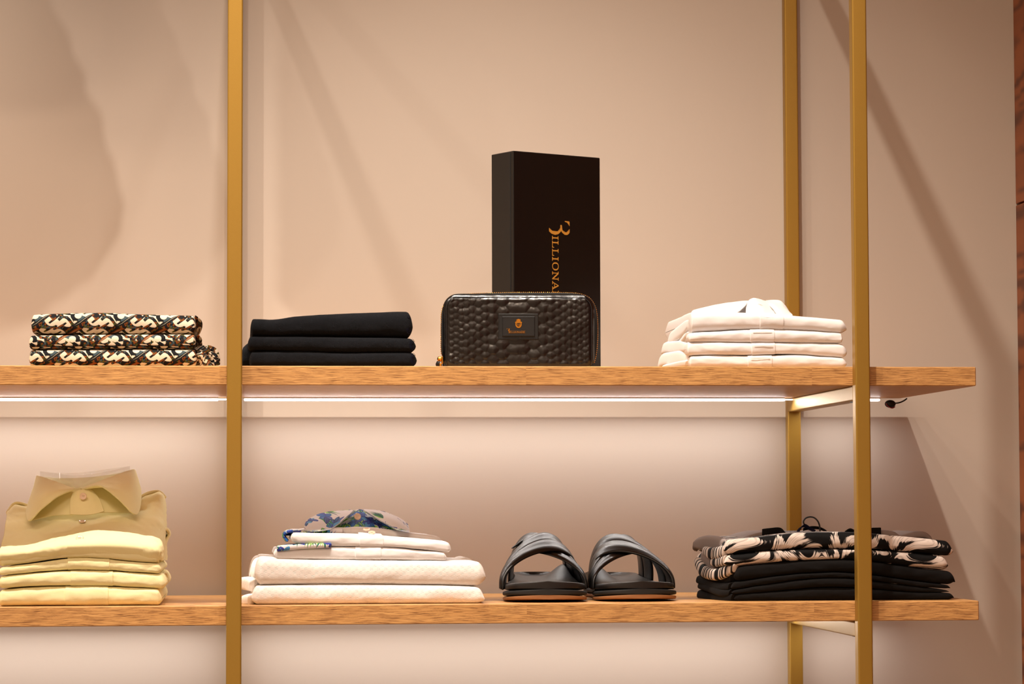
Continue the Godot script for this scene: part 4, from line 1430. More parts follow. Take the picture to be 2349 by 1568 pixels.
		part("front_overlap", sheet([
			[Vector3(-0.2166, 0.9986, 0.4550), Vector3(-0.1686, 0.9989, 0.4550), Vector3(-0.1290, 0.9959, 0.4540), Vector3(-0.0973, 0.9928, 0.4520)], [Vector3(-0.2163, 1.0038, 0.4605), Vector3(-0.1684, 1.0036, 0.4605), Vector3(-0.1288, 1.0000, 0.4595), Vector3(-0.0972, 0.9964, 0.4575)], [Vector3(-0.2165, 1.0153, 0.4678), Vector3(-0.1681, 1.0167, 0.4678), Vector3(-0.1286, 1.0143, 0.4678), Vector3(-0.0964, 1.0079, 0.4648)], [Vector3(-0.2183, 1.0224, 0.4487), Vector3(-0.1691, 1.0271, 0.4487), Vector3(-0.1294, 1.0246, 0.4477), Vector3(-0.0971, 1.0164, 0.4437)],
			[Vector3(-0.2223, 1.0270, 0.3917), Vector3(-0.1758, 1.0340, 0.3917), Vector3(-0.1326, 1.0298, 0.3917), Vector3(-0.0987, 1.0209, 0.3867)], [Vector3(-0.2210, 1.0406, 0.3467), Vector3(-0.1740, 1.0460, 0.3467), Vector3(-0.1332, 1.0440, 0.3467), Vector3(-0.0984, 1.0374, 0.3367)], [Vector3(-0.2218, 1.0545, 0.3060), Vector3(-0.1759, 1.0573, 0.3060), Vector3(-0.1349, 1.0560, 0.3000), Vector3(-0.0979, 1.0523, 0.2920)]], 60, 40, 0.0014, 0.0, 5.0, false), M.yellow, o)
		part("collar", sheet([
			[Vector3(-0.2741, 1.1060, 0.2000), Vector3(-0.2700, 1.1083, 0.2500), Vector3(-0.2540, 1.1034, 0.2850), Vector3(-0.2362, 1.0972, 0.3050), Vector3(-0.2164, 1.0899, 0.3220)], [Vector3(-0.2791, 1.0822, 0.2450), Vector3(-0.2715, 1.0777, 0.3100), Vector3(-0.2547, 1.0829, 0.3330), Vector3(-0.2361, 1.0881, 0.3330), Vector3(-0.2161, 1.0896, 0.3260)], [Vector3(-0.2822, 1.0600, 0.2900), Vector3(-0.2742, 1.0472, 0.3500), Vector3(-0.2568, 1.0635, 0.3520), Vector3(-0.2372, 1.0793, 0.3420), Vector3(-0.2160, 1.0893, 0.3280)]], 30, 36, 0.0022, 0.0008, 7.0), M.yellow, o)
		part("collar", sheet([
			[Vector3(-0.2070, 1.0899, 0.3220), Vector3(-0.1867, 1.0982, 0.3080), Vector3(-0.1652, 1.1073, 0.2880), Vector3(-0.1406, 1.1164, 0.2500), Vector3(-0.1395, 1.1143, 0.2000)], [Vector3(-0.2056, 1.0896, 0.3260), Vector3(-0.1781, 1.0927, 0.3380), Vector3(-0.1536, 1.0891, 0.3380), Vector3(-0.1337, 1.0928, 0.3050), Vector3(-0.1307, 1.0920, 0.2400)], [Vector3(-0.2043, 1.0893, 0.3280), Vector3(-0.1813, 1.0944, 0.3450), Vector3(-0.1563, 1.0767, 0.3540), Vector3(-0.1325, 1.0552, 0.3500), Vector3(-0.1280, 1.0744, 0.2800)]], 30, 36, 0.0022, 0.0008, 8.0), M.yellow, o)
		part("collar_back", sheet([
			[Vector3(-0.2715, 1.0671, 0.2500), Vector3(-0.2500, 1.0640, 0.2050), Vector3(-0.2117, 1.0639, 0.1900), Vector3(-0.1747, 1.0668, 0.2050), Vector3(-0.1392, 1.0739, 0.2500)], [Vector3(-0.2717, 1.1075, 0.2350), Vector3(-0.2483, 1.1061, 0.1900), Vector3(-0.2128, 1.1065, 0.1750), Vector3(-0.1756, 1.1102, 0.1900), Vector3(-0.1406, 1.1157, 0.2350)]], 14, 34, 0.002, 0.0006, 9.0), M.yellow, o)
		part("collar_stand", sheet([
			[Vector3(-0.2736, 1.0470, 0.3180), Vector3(-0.2451, 1.0540, 0.3260), Vector3(-0.2202, 1.0552, 0.3320), Vector3(-0.1747, 1.0579, 0.3320), Vector3(-0.1348, 1.0572, 0.3050)], [Vector3(-0.2702, 1.0731, 0.2700), Vector3(-0.2440, 1.0789, 0.3000), Vector3(-0.2198, 1.0817, 0.3120), Vector3(-0.1788, 1.0858, 0.3100), Vector3(-0.1421, 1.0817, 0.2700)], [Vector3(-0.2682, 1.0983, 0.2500), Vector3(-0.2433, 1.0968, 0.2850), Vector3(-0.2195, 1.0900, 0.3080), Vector3(-0.1823, 1.0953, 0.3000), Vector3(-0.1430, 1.1028, 0.2500)]], 20, 34, 0.0016, 0.0006, 10.0), M.yellow, o)
		part("stand_tab", sheet([
			[Vector3(-0.2197, 1.0558, 0.3420), Vector3(-0.2060, 1.0552, 0.3470), Vector3(-0.1904, 1.0557, 0.3450), Vector3(-0.1755, 1.0597, 0.3400)], [Vector3(-0.2205, 1.0728, 0.3300), Vector3(-0.2084, 1.0733, 0.3370), Vector3(-0.1932, 1.0739, 0.3370), Vector3(-0.1819, 1.0751, 0.3300)], [Vector3(-0.2181, 1.0840, 0.3220), Vector3(-0.2090, 1.0881, 0.3280), Vector3(-0.1974, 1.0893, 0.3260), Vector3(-0.1907, 1.0863, 0.3200)]], 20, 20, 0.0016, 0.0003, 11.0), M.yellow, o)
		part("collar_support", sheet([
			[Vector3(-0.2661, 1.0959, 0.2450), Vector3(-0.2415, 1.0938, 0.2000), Vector3(-0.2120, 1.0932, 0.1870), Vector3(-0.1751, 1.0973, 0.2000), Vector3(-0.1450, 1.1053, 0.2430)], [Vector3(-0.2676, 1.1149, 0.2430), Vector3(-0.2418, 1.1133, 0.1980), Vector3(-0.2123, 1.1140, 0.1850), Vector3(-0.1753, 1.1187, 0.1980), Vector3(-0.1446, 1.1223, 0.2410)]], 8, 40, 0.0004), M.clear, o)
		part("collar_support", sheet([
			[Vector3(-0.2660, 1.0971, 0.2470), Vector3(-0.2428, 1.0933, 0.2750), Vector3(-0.2141, 1.0883, 0.3000), Vector3(-0.1776, 1.0967, 0.2750), Vector3(-0.1449, 1.1065, 0.2460)], [Vector3(-0.2674, 1.1149, 0.2460), Vector3(-0.2429, 1.1118, 0.2740), Vector3(-0.2143, 1.1085, 0.2990), Vector3(-0.1777, 1.1135, 0.2740), Vector3(-0.1444, 1.1222, 0.2450)]], 8, 40, 0.0004), M.clear, o)
		button(o, Vector3(-0.2030, 1.0798, 0.3405), Vector3(0, 0.15, 1), 0.0048)
		button(o, Vector3(-0.2037, 1.0452, 0.3460), Vector3(0, 1, 0.25), 0.0050)
		button(o, Vector3(-0.2011, 1.0241, 0.4525), Vector3(0, 0.75, 0.65), 0.0052)
		part("sleeve", band([Vector3(-0.1314, 1.0727, 0.2350), Vector3(-0.1197, 1.0800, 0.2250), Vector3(-0.1055, 1.0824, 0.2150), Vector3(-0.0976, 1.0751, 0.2150)], [Vector3(0, 0.006, 0.02), Vector3(0, 0.0055, 0.02), Vector3(0.001, 0.005, 0.02), Vector3(0.003, 0.003, 0.02)], 0.003, 30), M.yellow, o)
		part("sleeve", band([Vector3(-0.3115, 1.0576, 0.2400), Vector3(-0.3052, 1.0654, 0.2300), Vector3(-0.2948, 1.0672, 0.2250), Vector3(-0.2801, 1.0635, 0.2300)], [Vector3(0.003, 0.003, 0.02), Vector3(0.002, 0.005, 0.02), Vector3(0, 0.0045, 0.02), Vector3(0, 0.003, 0.02)], 0.003, 30), M.yellow, o)
		part("sleeve", band([Vector3(-0.0982, 1.0322, 0.3200), Vector3(-0.0923, 1.0350, 0.3000), Vector3(-0.0892, 1.0283, 0.2800), Vector3(-0.0937, 1.0177, 0.2900), Vector3(-0.0969, 1.0059, 0.3000)], [Vector3(0, 0, 0.02), Vector3(0, 0, 0.02), Vector3(0, 0, 0.02), Vector3(0, 0, 0.02), Vector3(0, 0, 0.02)], 0.0024, 30), M.yellow, o)

func build_floral_pile() -> void:
	# two white knits at the bottom
	var ktops := [[Vector2(0.0269, 0.9900), Vector2(0.0292, 0.9963), Vector2(0.0343, 0.9991), Vector2(0.0589, 0.9975), Vector2(0.0933, 0.9957), Vector2(0.1507, 0.9948), Vector2(0.2371, 0.9935), Vector2(0.3007, 0.9926), Vector2(0.3210, 0.9917), Vector2(0.3285, 0.9879), Vector2(0.3325, 0.9810)],
		[Vector2(0.0230, 0.9528), Vector2(0.0258, 0.9591), Vector2(0.0315, 0.9616), Vector2(0.0933, 0.9624), Vector2(0.1794, 0.9622), Vector2(0.2659, 0.9606), Vector2(0.3151, 0.9589), Vector2(0.3261, 0.9556), Vector2(0.3310, 0.9464)]]
	var klows := [[Vector2(0.0275, 0.9648), Vector2(0.0315, 0.9628), Vector2(0.0933, 0.9631), Vector2(0.1794, 0.9629), Vector2(0.2659, 0.9613), Vector2(0.3180, 0.9596), Vector2(0.3319, 0.9625)], []]
	klows[1] = flat(ktops[1], LOW_SHELF + 0.0004)
	for k in 2:
		var o := thing("folded_knit", ["thick folded white textured knit lying under the two floral trimmed shirts", "folded white textured knit lying directly on the lower shelf beside the left post"][k], "folded knitwear", "folded white knits")
		layer(o, "body", ktops[k], klows[k], M.knit, {"front": 0.456, "depth": 0.27, "end_l": 0.009, "end_r": 0.011, "bump": 0.0010, "seed": k + 40.0, "roll": 0.75, "cols": 110})
		if k == 0:
			var t := [Vector2(0.0197, 0.9721), Vector2(0.0214, 0.9849), Vector2(0.0260, 0.9941), Vector2(0.0329, 0.9976), Vector2(0.0480, 0.9969)]
			layer(o, "back_fold", t, [Vector2(0.0203, 0.9698), Vector2(0.0249, 0.9651), Vector2(0.0365, 0.9627), Vector2(0.0481, 0.9621)], M.knit, {"front": 0.40, "depth": 0.2, "end": 0.006, "seed": 44.0})
			var u := [Vector2(0.2984, 0.9885), Vector2(0.3056, 0.9926), Vector2(0.3152, 0.9953), Vector2(0.3235, 0.9920), Vector2(0.3271, 0.9884)]
			layer(o, "back_fold", u, moved(u, -0.006), M.knit, {"front": 0.33, "depth": 0.1, "end": 0.004, "seed": 46.0})
		else:
			part("sleeve", band([Vector3(0.0277, 0.9610, 0.4200), Vector3(0.0203, 0.9628, 0.4000), Vector3(0.0110, 0.9627, 0.3700), Vector3(0.0046, 0.9590, 0.3400)], [Vector3(0, 0.008, 0.004), Vector3(0, 0.009, 0.004), Vector3(0, 0.008, 0.004), Vector3(0, 0.005, 0.004)], 0.007, 24, 2, 0.001), M.knit, o)
			part("sleeve", band([Vector3(0.0259, 0.9432, 0.4400), Vector3(0.0191, 0.9428, 0.4250), Vector3(0.0134, 0.9412, 0.4100), Vector3(0.0093, 0.9397, 0.4000)], [Vector3(0, 0.0075, 0.003), Vector3(0, 0.0075, 0.003), Vector3(0, 0.006, 0.003), Vector3(0, 0.003, 0.003)], 0.008, 20), M.knit, o)
	# two white shirts with floral collars and cuffs
	var tops := [[Vector2(0.0744, 1.0269), Vector2(0.0767, 1.0295), Vector2(0.0933, 1.0297), Vector2(0.1157, 1.0291), Vector2(0.1658, 1.0277), Vector2(0.2085, 1.0247), Vector2(0.2431, 1.0214), Vector2(0.2790, 1.0177), Vector2(0.2854, 1.0151), Vector2(0.2865, 1.0117)],
		[Vector2(0.0526, 1.0064), Vector2(0.0555, 1.0092), Vector2(0.0818, 1.0108), Vector2(0.1163, 1.0121), Vector2(0.1658, 1.0123), Vector2(0.2085, 1.0108), Vector2(0.2489, 1.0069), Vector2(0.2767, 1.0039), Vector2(0.2807, 1.0007)]]
	var lows := [[Vector2(0.0744, 1.0195), Vector2(0.0876, 1.0160), Vector2(0.1278, 1.0132), Vector2(0.1640, 1.0128), Vector2(0.2085, 1.0114), Vector2(0.2489, 1.0076), Vector2(0.2836, 1.0039)],
		[Vector2(0.0549, 0.9989), Vector2(0.0589, 0.9967), Vector2(0.1048, 0.9956), Vector2(0.1594, 0.9950), Vector2(0.2373, 0.9937), Vector2(0.2813, 0.9930)]]
	for k in 2:
		var o := thing("folded_shirt", ["folded white shirt with a blue and green floral collar, topmost of its pile", "folded white shirt with a blue and green floral cuff, lying on the white knits"][k], "folded shirt", "white shirts with floral trim")
		var opt := {"front": 0.45, "depth": 0.26, "end_l": 0.004, "end_r": 0.005, "bump": 0.0014, "seed": k + 50.0, "roll": 0.9, "back_drop": [-0.004, 0.0][k]}
		layer(o, "body", tops[k], lows[k], M.white, opt)
		overlay(o, "placket", tops[k], lows[k], M.white, opt, [Vector3(0.1652, 1.0197, 0.4500), Vector3(0.1594, 1.0024, 0.4500)][k].x, [Vector3(0.1969, 1.0195, 0.4500), Vector3(0.1940, 1.0023, 0.4500)][k].x, 0.001)
		if k == 1:
			var t := [Vector2(0.0560, 1.0130), Vector2(0.0703, 1.0150), Vector2(0.0932, 1.0163), Vector2(0.1282, 1.0171)]
			layer(o, "floral_cuff", t, [Vector2(0.0560, 1.0061), Vector2(0.0875, 1.0094), Vector2(0.1282, 1.0114)], M.floral, {"front": 0.454, "depth": 0.08, "end": 0.002, "seed": 55.0, "bump": 0.0004})
			button(o, Vector3(0.1761, 1.0114, 0.4380), Vector3(0, 0.4, 1), 0.0046)
			continue
		var chest := [Vector2(0.0764, 1.0296), Vector2(0.0893, 1.0337), Vector2(0.1186, 1.0356), Vector2(0.1474, 1.0367), Vector2(0.1833, 1.0360), Vector2(0.2127, 1.0332), Vector2(0.2482, 1.0284), Vector2(0.2718, 1.0253), Vector2(0.2789, 1.0206), Vector2(0.2812, 1.0170)]
		layer(o, "chest", chest, [Vector2(0.0764, 1.0250), Vector2(0.1691, 1.0234), Vector2(0.2127, 1.0203), Vector2(0.2812, 1.0135)], M.white, {"front": 0.376, "depth": 0.19, "end": 0.006, "bump": 0.0018, "seed": 57.0, "roll": 1.6})
		overlay(o, "placket", chest, [Vector2(0.0764, 1.0250), Vector2(0.1691, 1.0234), Vector2(0.2127, 1.0203), Vector2(0.2812, 1.0135)], M.white, {"front": 0.376, "depth": 0.19, "end": 0.006, "bump": 0.0018, "seed": 57.0, "roll": 1.6}, Vector3(0.1556, 1.0334, 0.3700).x, Vector3(0.1951, 1.0333, 0.3700).x, 0.0012)
		var cuff := [Vector2(0.0673, 1.0307), Vector2(0.0889, 1.0335), Vector2(0.1181, 1.0358), Vector2(0.1427, 1.0371), Vector2(0.1462, 1.0362)]
		layer(o, "floral_cuff", cuff, [Vector2(0.0685, 1.0263), Vector2(0.0948, 1.0271), Vector2(0.1462, 1.0278)], tinted(M.floral_dark, Vector3(0.1, 0.35, 0)), {"front": 0.386, "depth": 0.12, "end": 0.003, "seed": 58.0, "bump": 0.0004})
		part("sleeve", band([Vector3(0.0782, 1.0322, 0.4000), Vector3(0.0702, 1.0316, 0.3900), Vector3(0.0663, 1.0263, 0.3800), Vector3(0.0714, 1.0188, 0.3900)], [Vector3(0, 0, 0.03), Vector3(0, 0, 0.03), Vector3(0, 0, 0.03), Vector3(0, 0, 0.03)], 0.0025, 24), M.floral_dark, o)
		var collar: StandardMaterial3D = M.floral.duplicate()
		collar.uv1_scale = Vector3(4.6, 9.2, 1)
		collar.uv1_offset = Vector3(0.15, 0.3, 0)
		part("floral_collar", sheet([
			[Vector3(0.0930, 1.0332, 0.3850), Vector3(0.1074, 1.0327, 0.3950), Vector3(0.1226, 1.0343, 0.3920), Vector3(0.1359, 1.0389, 0.3780), Vector3(0.1647, 1.0592, 0.2900)], [Vector3(0.0946, 1.0383, 0.3650), Vector3(0.1036, 1.0430, 0.3600), Vector3(0.1203, 1.0464, 0.3500), Vector3(0.1405, 1.0504, 0.3300), Vector3(0.1629, 1.0591, 0.2750)], [Vector3(0.0953, 1.0358, 0.3350), Vector3(0.0986, 1.0445, 0.3200), Vector3(0.1122, 1.0528, 0.3000), Vector3(0.1303, 1.0571, 0.2750), Vector3(0.1596, 1.0597, 0.2650)]], 24, 40, 0.0022, 0.0005, 12.0), collar, o)
		part("floral_collar", sheet([
			[Vector3(0.1781, 1.0591, 0.2850), Vector3(0.1946, 1.0478, 0.3300), Vector3(0.2065, 1.0403, 0.3650), Vector3(0.2194, 1.0339, 0.3880), Vector3(0.2346, 1.0315, 0.3900)], [Vector3(0.1780, 1.0597, 0.2750), Vector3(0.1989, 1.0531, 0.3150), Vector3(0.2129, 1.0478, 0.3450), Vector3(0.2260, 1.0408, 0.3650), Vector3(0.2349, 1.0343, 0.3750)], [Vector3(0.1785, 1.0603, 0.2620), Vector3(0.1999, 1.0584, 0.2700), Vector3(0.2134, 1.0542, 0.2900), Vector3(0.2273, 1.0476, 0.3100), Vector3(0.2355, 1.0394, 0.3350)]], 24, 40, 0.0022, 0.0005, 13.0), tinted(collar, Vector3(0.62, 0.1, 0)), o)
		part("neck_lining", sheet([
			[Vector3(0.1311, 1.0316, 0.3450), Vector3(0.1550, 1.0308, 0.3400), Vector3(0.1787, 1.0307, 0.3400), Vector3(0.2025, 1.0295, 0.3400), Vector3(0.2269, 1.0289, 0.3500)], [Vector3(0.1369, 1.0396, 0.3150), Vector3(0.1601, 1.0477, 0.2850), Vector3(0.1777, 1.0489, 0.2800), Vector3(0.1999, 1.0441, 0.2950), Vector3(0.2238, 1.0334, 0.3300)], [Vector3(0.1420, 1.0442, 0.2850), Vector3(0.1659, 1.0591, 0.2450), Vector3(0.1795, 1.0596, 0.2400), Vector3(0.1974, 1.0524, 0.2600), Vector3(0.2200, 1.0379, 0.2900)]], 16, 30, 0.0015, 0.0005, 14.0), tinted(M.floral_dark, Vector3(0.4, 0.6, 0)), o)
		button(o, Vector3(0.1681, 1.0511, 0.3100), Vector3(0.05, 0.2, 1), 0.0048)
		button(o, Vector3(0.1767, 1.0336, 0.3980), Vector3(0, 1, 0.35), 0.0048)
		button(o, Vector3(0.1828, 1.0294, 0.4180), Vector3(0, 1, 0.45), 0.0048)

# ------------------------------------------------------------------ sandals
func sole_half(t: float) -> Vector2:      # half widths on the outer and the inner side at t from heel to toe
	var w := 0.036 + 0.0185 * smoothstep(0.30, 0.74, t) - 0.002 * smoothstep(0.15, 0.4, t) * smoothstep(0.62, 0.42, t)
	var tip := 1.0
	if t > 0.78:
		tip = pow(maxf(1.0 - pow((t - 0.78) / 0.22, 3.4), 0.0), 0.42)
	if t < 0.14:
		tip = sqrt(maxf(1.0 - pow((0.14 - t) / 0.14, 2.2), 0.0))
	return Vector2(w * tip, w * tip * (1.0 - 0.06 * smoothstep(0.3, 0.5, t) * smoothstep(0.75, 0.55, t)))

func spring(t: float) -> float:           # how far the sole lifts towards the toe
	return 0.004 * pow(maxf(0.0, (t - 0.66) / 0.34), 2.0)

func sole_layer(y0: float, y1: float, grow: float, inner: float, contour := false) -> Shape:
	var s := Shape.new()
	var p := PackedVector3Array()
	var nu := 72
	var nv := 36
	var l := 0.272
	for i in nu + 1:
		var t := 0.5 - 0.5 * cos(PI * i / nu)
		var hw := sole_half(t)
		for j in nv:
			var g := TAU * j / nv
			var cx := signf(cos(g)) * pow(absf(cos(g)), 0.35)
			var cy := signf(sin(g)) * pow(absf(sin(g)), 0.35)
			if contour:
				cx = cos(g) if sin(g) > 0 else cx
				cy = cy if sin(g) <= 0 else pow(absf(sin(g)), 0.3)
			var side := hw.y if cx * inner > 0 else hw.x
			var x := cx * side * (1.0 + grow / 0.05)
			var y := lerpf(y0, y1, cy * 0.5 + 0.5) + spring(t)
			if contour and cy > 0.3:
				var rim := pow(absf(cx), 3.5)
				y += 0.006 * rim * smoothstep(0.75, 0.2, t)
				y += 0.018 * exp(-pow((t - 0.42) / 0.15, 2.0)) * smoothstep(0.05, 0.95, cx * inner)
				y += 0.007 * smoothstep(0.62, 0.2, t) - 0.003 * exp(-pow((t - 0.14) / 0.1, 2)) * (1.0 - rim)
				y -= 0.0025 * exp(-pow((t - 0.76) / 0.1, 2)) * (1.0 - rim)
			p.append(Vector3(x, y, t * l + grow * 1.5 * (2.0 * t - 1.0)))
	s.grid(p, nu + 1, nv, true, true)
	return s

# the foot's upper surface, on which the straps lie: q from -1 to 1 across, z along
func instep(q: float, z: float, lift: float) -> Vector3:
	var hw := sole_half(z / 0.272)
	var a := q * PI / 2
	var h := 0.0900 - (z - 0.10) * 0.36
	return Vector3(sin(a) * (maxf(hw.x, 0.036) + 0.0018 + lift * 0.5), 0.0150 + (h - 0.0150 + lift) * pow(maxf(cos(a), 0.0), 0.72), z)

func strap(z0: float, z1: float, from_side: float, half: float, lift: float, th: float, pleats: int) -> Shape:
	var path := []
	var side := []
	for i in 15:
		var t := i / 14.0
		var q := from_side * (1.0 - 2.0 * t)
		var z := lerpf(z0, z1, smoothstep(-0.1, 1.1, t))
		var c := instep(q, z, lift * sin(PI * t))
		var k := half * (0.78 + 0.30 * sin(PI * t))
		var w := (instep(q, z + 0.012, lift * sin(PI * t)) - instep(q, z - 0.012, lift * sin(PI * t))).normalized()
		path.append(c)
		side.append(w * k * from_side)
	return band(path, side, th, 64, pleats, 0.0022, true, 0.8)

func build_sandals() -> void:
	for k in 2:
		var inner := 1.0 if k == 0 else -1.0
		var o := thing("sandal", ["black leather slide sandal with crossed straps, the one nearer the white knits", "black leather slide sandal with crossed straps, the one nearer the dark shirt pile"][k], "sandal", "pair of black sandals")
		o.position = [Vector3(0.4255, LOW_SHELF, 0.172), Vector3(0.5265, LOW_SHELF, 0.170)][k]
		o.rotation.y = deg_to_rad([-2.0, 4.0][k])
		o.scale = Vector3.ONE * [1.0, 0.97][k]
		part("outsole", sole_layer(0.0004, 0.0062, 0.0014, inner), M.tan, o).set_meta("label", "tan rubber outsole")
		part("midsole", sole_layer(0.0063, 0.0136, 0.0016, inner), M.rubber, o)
		part("footbed", sole_layer(0.0137, 0.0245, -0.0006, inner, true), M.footbed, o)
		# straps in two plies each, crossing on the instep; the ply that starts at the outer side lies on top
		part("strap", strap(0.196, 0.120, inner, 0.017, 0.0005, 0.0022, 3), M.leather, o)
		part("strap", strap(0.166, 0.086, inner, 0.019, 0.002, 0.0026, 3), M.leather, o)
		part("strap", strap(0.200, 0.128, -inner, 0.020, 0.0065, 0.0034, 2), M.leather, o)
		part("strap", strap(0.170, 0.096, -inner, 0.018, 0.0055, 0.0030, 2), M.leather, o)
		var tab := Shape.new()
		var at := instep(-0.50 * inner, 0.112, 0.0075)
		rounded_bead(tab, Transform3D(Basis(Vector3(0, 0, 1), deg_to_rad(36.0) * inner), at), Vector3(0.0115, 0.0014, 0.008))
		part("logo_tab", tab, M.leather, o)

# ------------------------------------------------------------------ T-shirts
func build_tee_pile() -> void:
	var z := 0.432
	var low4 := LOW_SHELF + 0.0004
	var tops := [[Vector2(0.6570, 1.0104), Vector2(0.6594, 1.0162), Vector2(0.6648, 1.0188), Vector2(0.7082, 1.0224), Vector2(0.7386, 1.0261), Vector2(0.7643, 1.0281), Vector2(0.8115, 1.0288), Vector2(0.8492, 1.0274), Vector2(0.8773, 1.0247), Vector2(0.9181, 1.0210), Vector2(0.9530, 1.0173), Vector2(0.9638, 1.0152), Vector2(0.9712, 1.0078)],
		[Vector2(0.6569, 0.9916), Vector2(0.6593, 0.9963), Vector2(0.6647, 0.9983), Vector2(0.7081, 1.0028), Vector2(0.7641, 1.0054), Vector2(0.8304, 1.0051), Vector2(0.8699, 1.0038), Vector2(0.8963, 1.0017), Vector2(0.9359, 0.9982), Vector2(0.9587, 0.9955), Vector2(0.9641, 0.9890)],
		[Vector2(0.6698, 0.9775), Vector2(0.6728, 0.9810), Vector2(0.6788, 0.9833), Vector2(0.7145, 0.9870), Vector2(0.7639, 0.9904), Vector2(0.8207, 0.9913), Vector2(0.8577, 0.9886), Vector2(0.8961, 0.9830), Vector2(0.9357, 0.9779), Vector2(0.9645, 0.9751), Vector2(0.9711, 0.9719), Vector2(0.9732, 0.9642)],
		[Vector2(0.6661, 0.9583), Vector2(0.6691, 0.9615), Vector2(0.6786, 0.9629), Vector2(0.7453, 0.9711), Vector2(0.7799, 0.9732), Vector2(0.8205, 0.9736), Vector2(0.8575, 0.9701), Vector2(0.8959, 0.9646), Vector2(0.9414, 0.9585), Vector2(0.9631, 0.9569), Vector2(0.9660, 0.9536)],
		[Vector2(0.6667, 0.9495), Vector2(0.6696, 0.9510), Vector2(0.7023, 0.9563), Vector2(0.7452, 0.9629), Vector2(0.7798, 0.9658), Vector2(0.8204, 0.9666), Vector2(0.8575, 0.9631), Vector2(0.8958, 0.9576), Vector2(0.9354, 0.9526), Vector2(0.9594, 0.9504), Vector2(0.9642, 0.9484)],
		[Vector2(0.6696, 0.9425), Vector2(0.6726, 0.9457), Vector2(0.7022, 0.9476), Vector2(0.7451, 0.9508), Vector2(0.7797, 0.9537), Vector2(0.8012, 0.9546), Vector2(0.8334, 0.9535), Vector2(0.8957, 0.9482), Vector2(0.9293, 0.9460), Vector2(0.9653, 0.9460), Vector2(0.9695, 0.9442), Vector2(0.9710, 0.9413)]]
	var lows := [[Vector2(0.6570, 1.0004), Vector2(0.6647, 0.9992), Vector2(0.7081, 1.0035), Vector2(0.7641, 1.0060), Vector2(0.8304, 1.0057), Vector2(0.8699, 1.0044), Vector2(0.8963, 1.0022), Vector2(0.9359, 0.9988), Vector2(0.9696, 0.9954)],
		[Vector2(0.6574, 0.9840), Vector2(0.6728, 0.9834), Vector2(0.7145, 0.9873), Vector2(0.7639, 0.9909), Vector2(0.8207, 0.9919), Vector2(0.8578, 0.9892), Vector2(0.8961, 0.9837), Vector2(0.9357, 0.9785), Vector2(0.9585, 0.9762)],
		[Vector2(0.6703, 0.9632), Vector2(0.6786, 0.9635), Vector2(0.7453, 0.9717), Vector2(0.7799, 0.9738), Vector2(0.8205, 0.9742), Vector2(0.8576, 0.9707), Vector2(0.8959, 0.9652), Vector2(0.9414, 0.9591), Vector2(0.9715, 0.9571)],
		[Vector2(0.6667, 0.9516), Vector2(0.7023, 0.9569), Vector2(0.7452, 0.9635), Vector2(0.7798, 0.9664), Vector2(0.8204, 0.9672), Vector2(0.8575, 0.9637), Vector2(0.8958, 0.9582), Vector2(0.9354, 0.9532), Vector2(0.9654, 0.9510)],
		[Vector2(0.6672, 0.9463), Vector2(0.7023, 0.9481), Vector2(0.7451, 0.9514), Vector2(0.7797, 0.9542), Vector2(0.8012, 0.9552), Vector2(0.8334, 0.9541), Vector2(0.8957, 0.9488), Vector2(0.9293, 0.9466), Vector2(0.9642, 0.9466)], []]
	lows[5] = flat(tops[5], low4)
	var labels := ["folded T-shirt with black and white brush print and black neckline, topmost of the pile", "folded T-shirt with black and white brush print, second from the top of the pile", "thick folded black T-shirt directly under the brush print T-shirts", "thin folded black T-shirt, second of the black ones from the top", "thin folded black T-shirt, third of the black ones from the top", "folded black T-shirt at the bottom of the right pile, on the lower shelf"]
	for k in 6:
		var o := thing("folded_tshirt", labels[k], "folded T-shirt", "folded brush print T-shirts" if k < 2 else "folded black T-shirts")
		var mat: StandardMaterial3D = tinted(M.brush, Vector3(0.37 * k, 0.3 + 0.4 * k, 0)) if k < 2 else M.black
		layer(o, "body", tops[k], lows[k], mat, {"front": z, "depth": 0.24, "end_l": 0.007, "end_r": 0.011, "bump": 0.0014, "seed": k + 70.0, "roll": 1.05})
		if k < 2:
			var stripes: StandardMaterial3D = M.brush.duplicate()
			stripes.uv1_scale = Vector3(16.0, 2.0, 1)
			stripes.uv1_offset = Vector3(0.2 * k, 0.4, 0)
			var up := [Vector3(0, 0.008, 0.002), Vector3(0, 0.009, 0.002), Vector3(0, 0.008, 0.002), Vector3(0, 0.006, 0.002)]
			if k == 0:
				part("sleeve", band([Vector3(0.6620, 1.0043, 0.4200), Vector3(0.6564, 1.0003, 0.3900), Vector3(0.6506, 0.9999, 0.3600), Vector3(0.6477, 1.0030, 0.3300)], up, 0.006, 30, 2, 0.001), stripes, o)
				part("lining", band([Vector3(0.6655, 1.0111, 0.4000), Vector3(0.6586, 1.0129, 0.3600), Vector3(0.6488, 1.0137, 0.3200), Vector3(0.6427, 1.0121, 0.2900), Vector3(0.6412, 1.0071, 0.2800)], [Vector3(0, 0.007, 0.006), Vector3(0, 0.010, 0.006), Vector3(0, 0.010, 0.006), Vector3(0, 0.007, 0.006), Vector3(0, 0.004, 0.006)], 0.006, 30), M.grey, o)
				var g1 := [Vector2(0.6832, 1.0162), Vector2(0.6954, 1.0203), Vector2(0.7107, 1.0257), Vector2(0.7260, 1.0289), Vector2(0.7504, 1.0291), Vector2(0.7625, 1.0254)]
				layer(o, "sleeve_back", g1, moved(g1, -0.008), M.grey, {"front": 0.35, "depth": 0.14, "end": 0.004, "seed": 81.0, "bump": 0.0014})
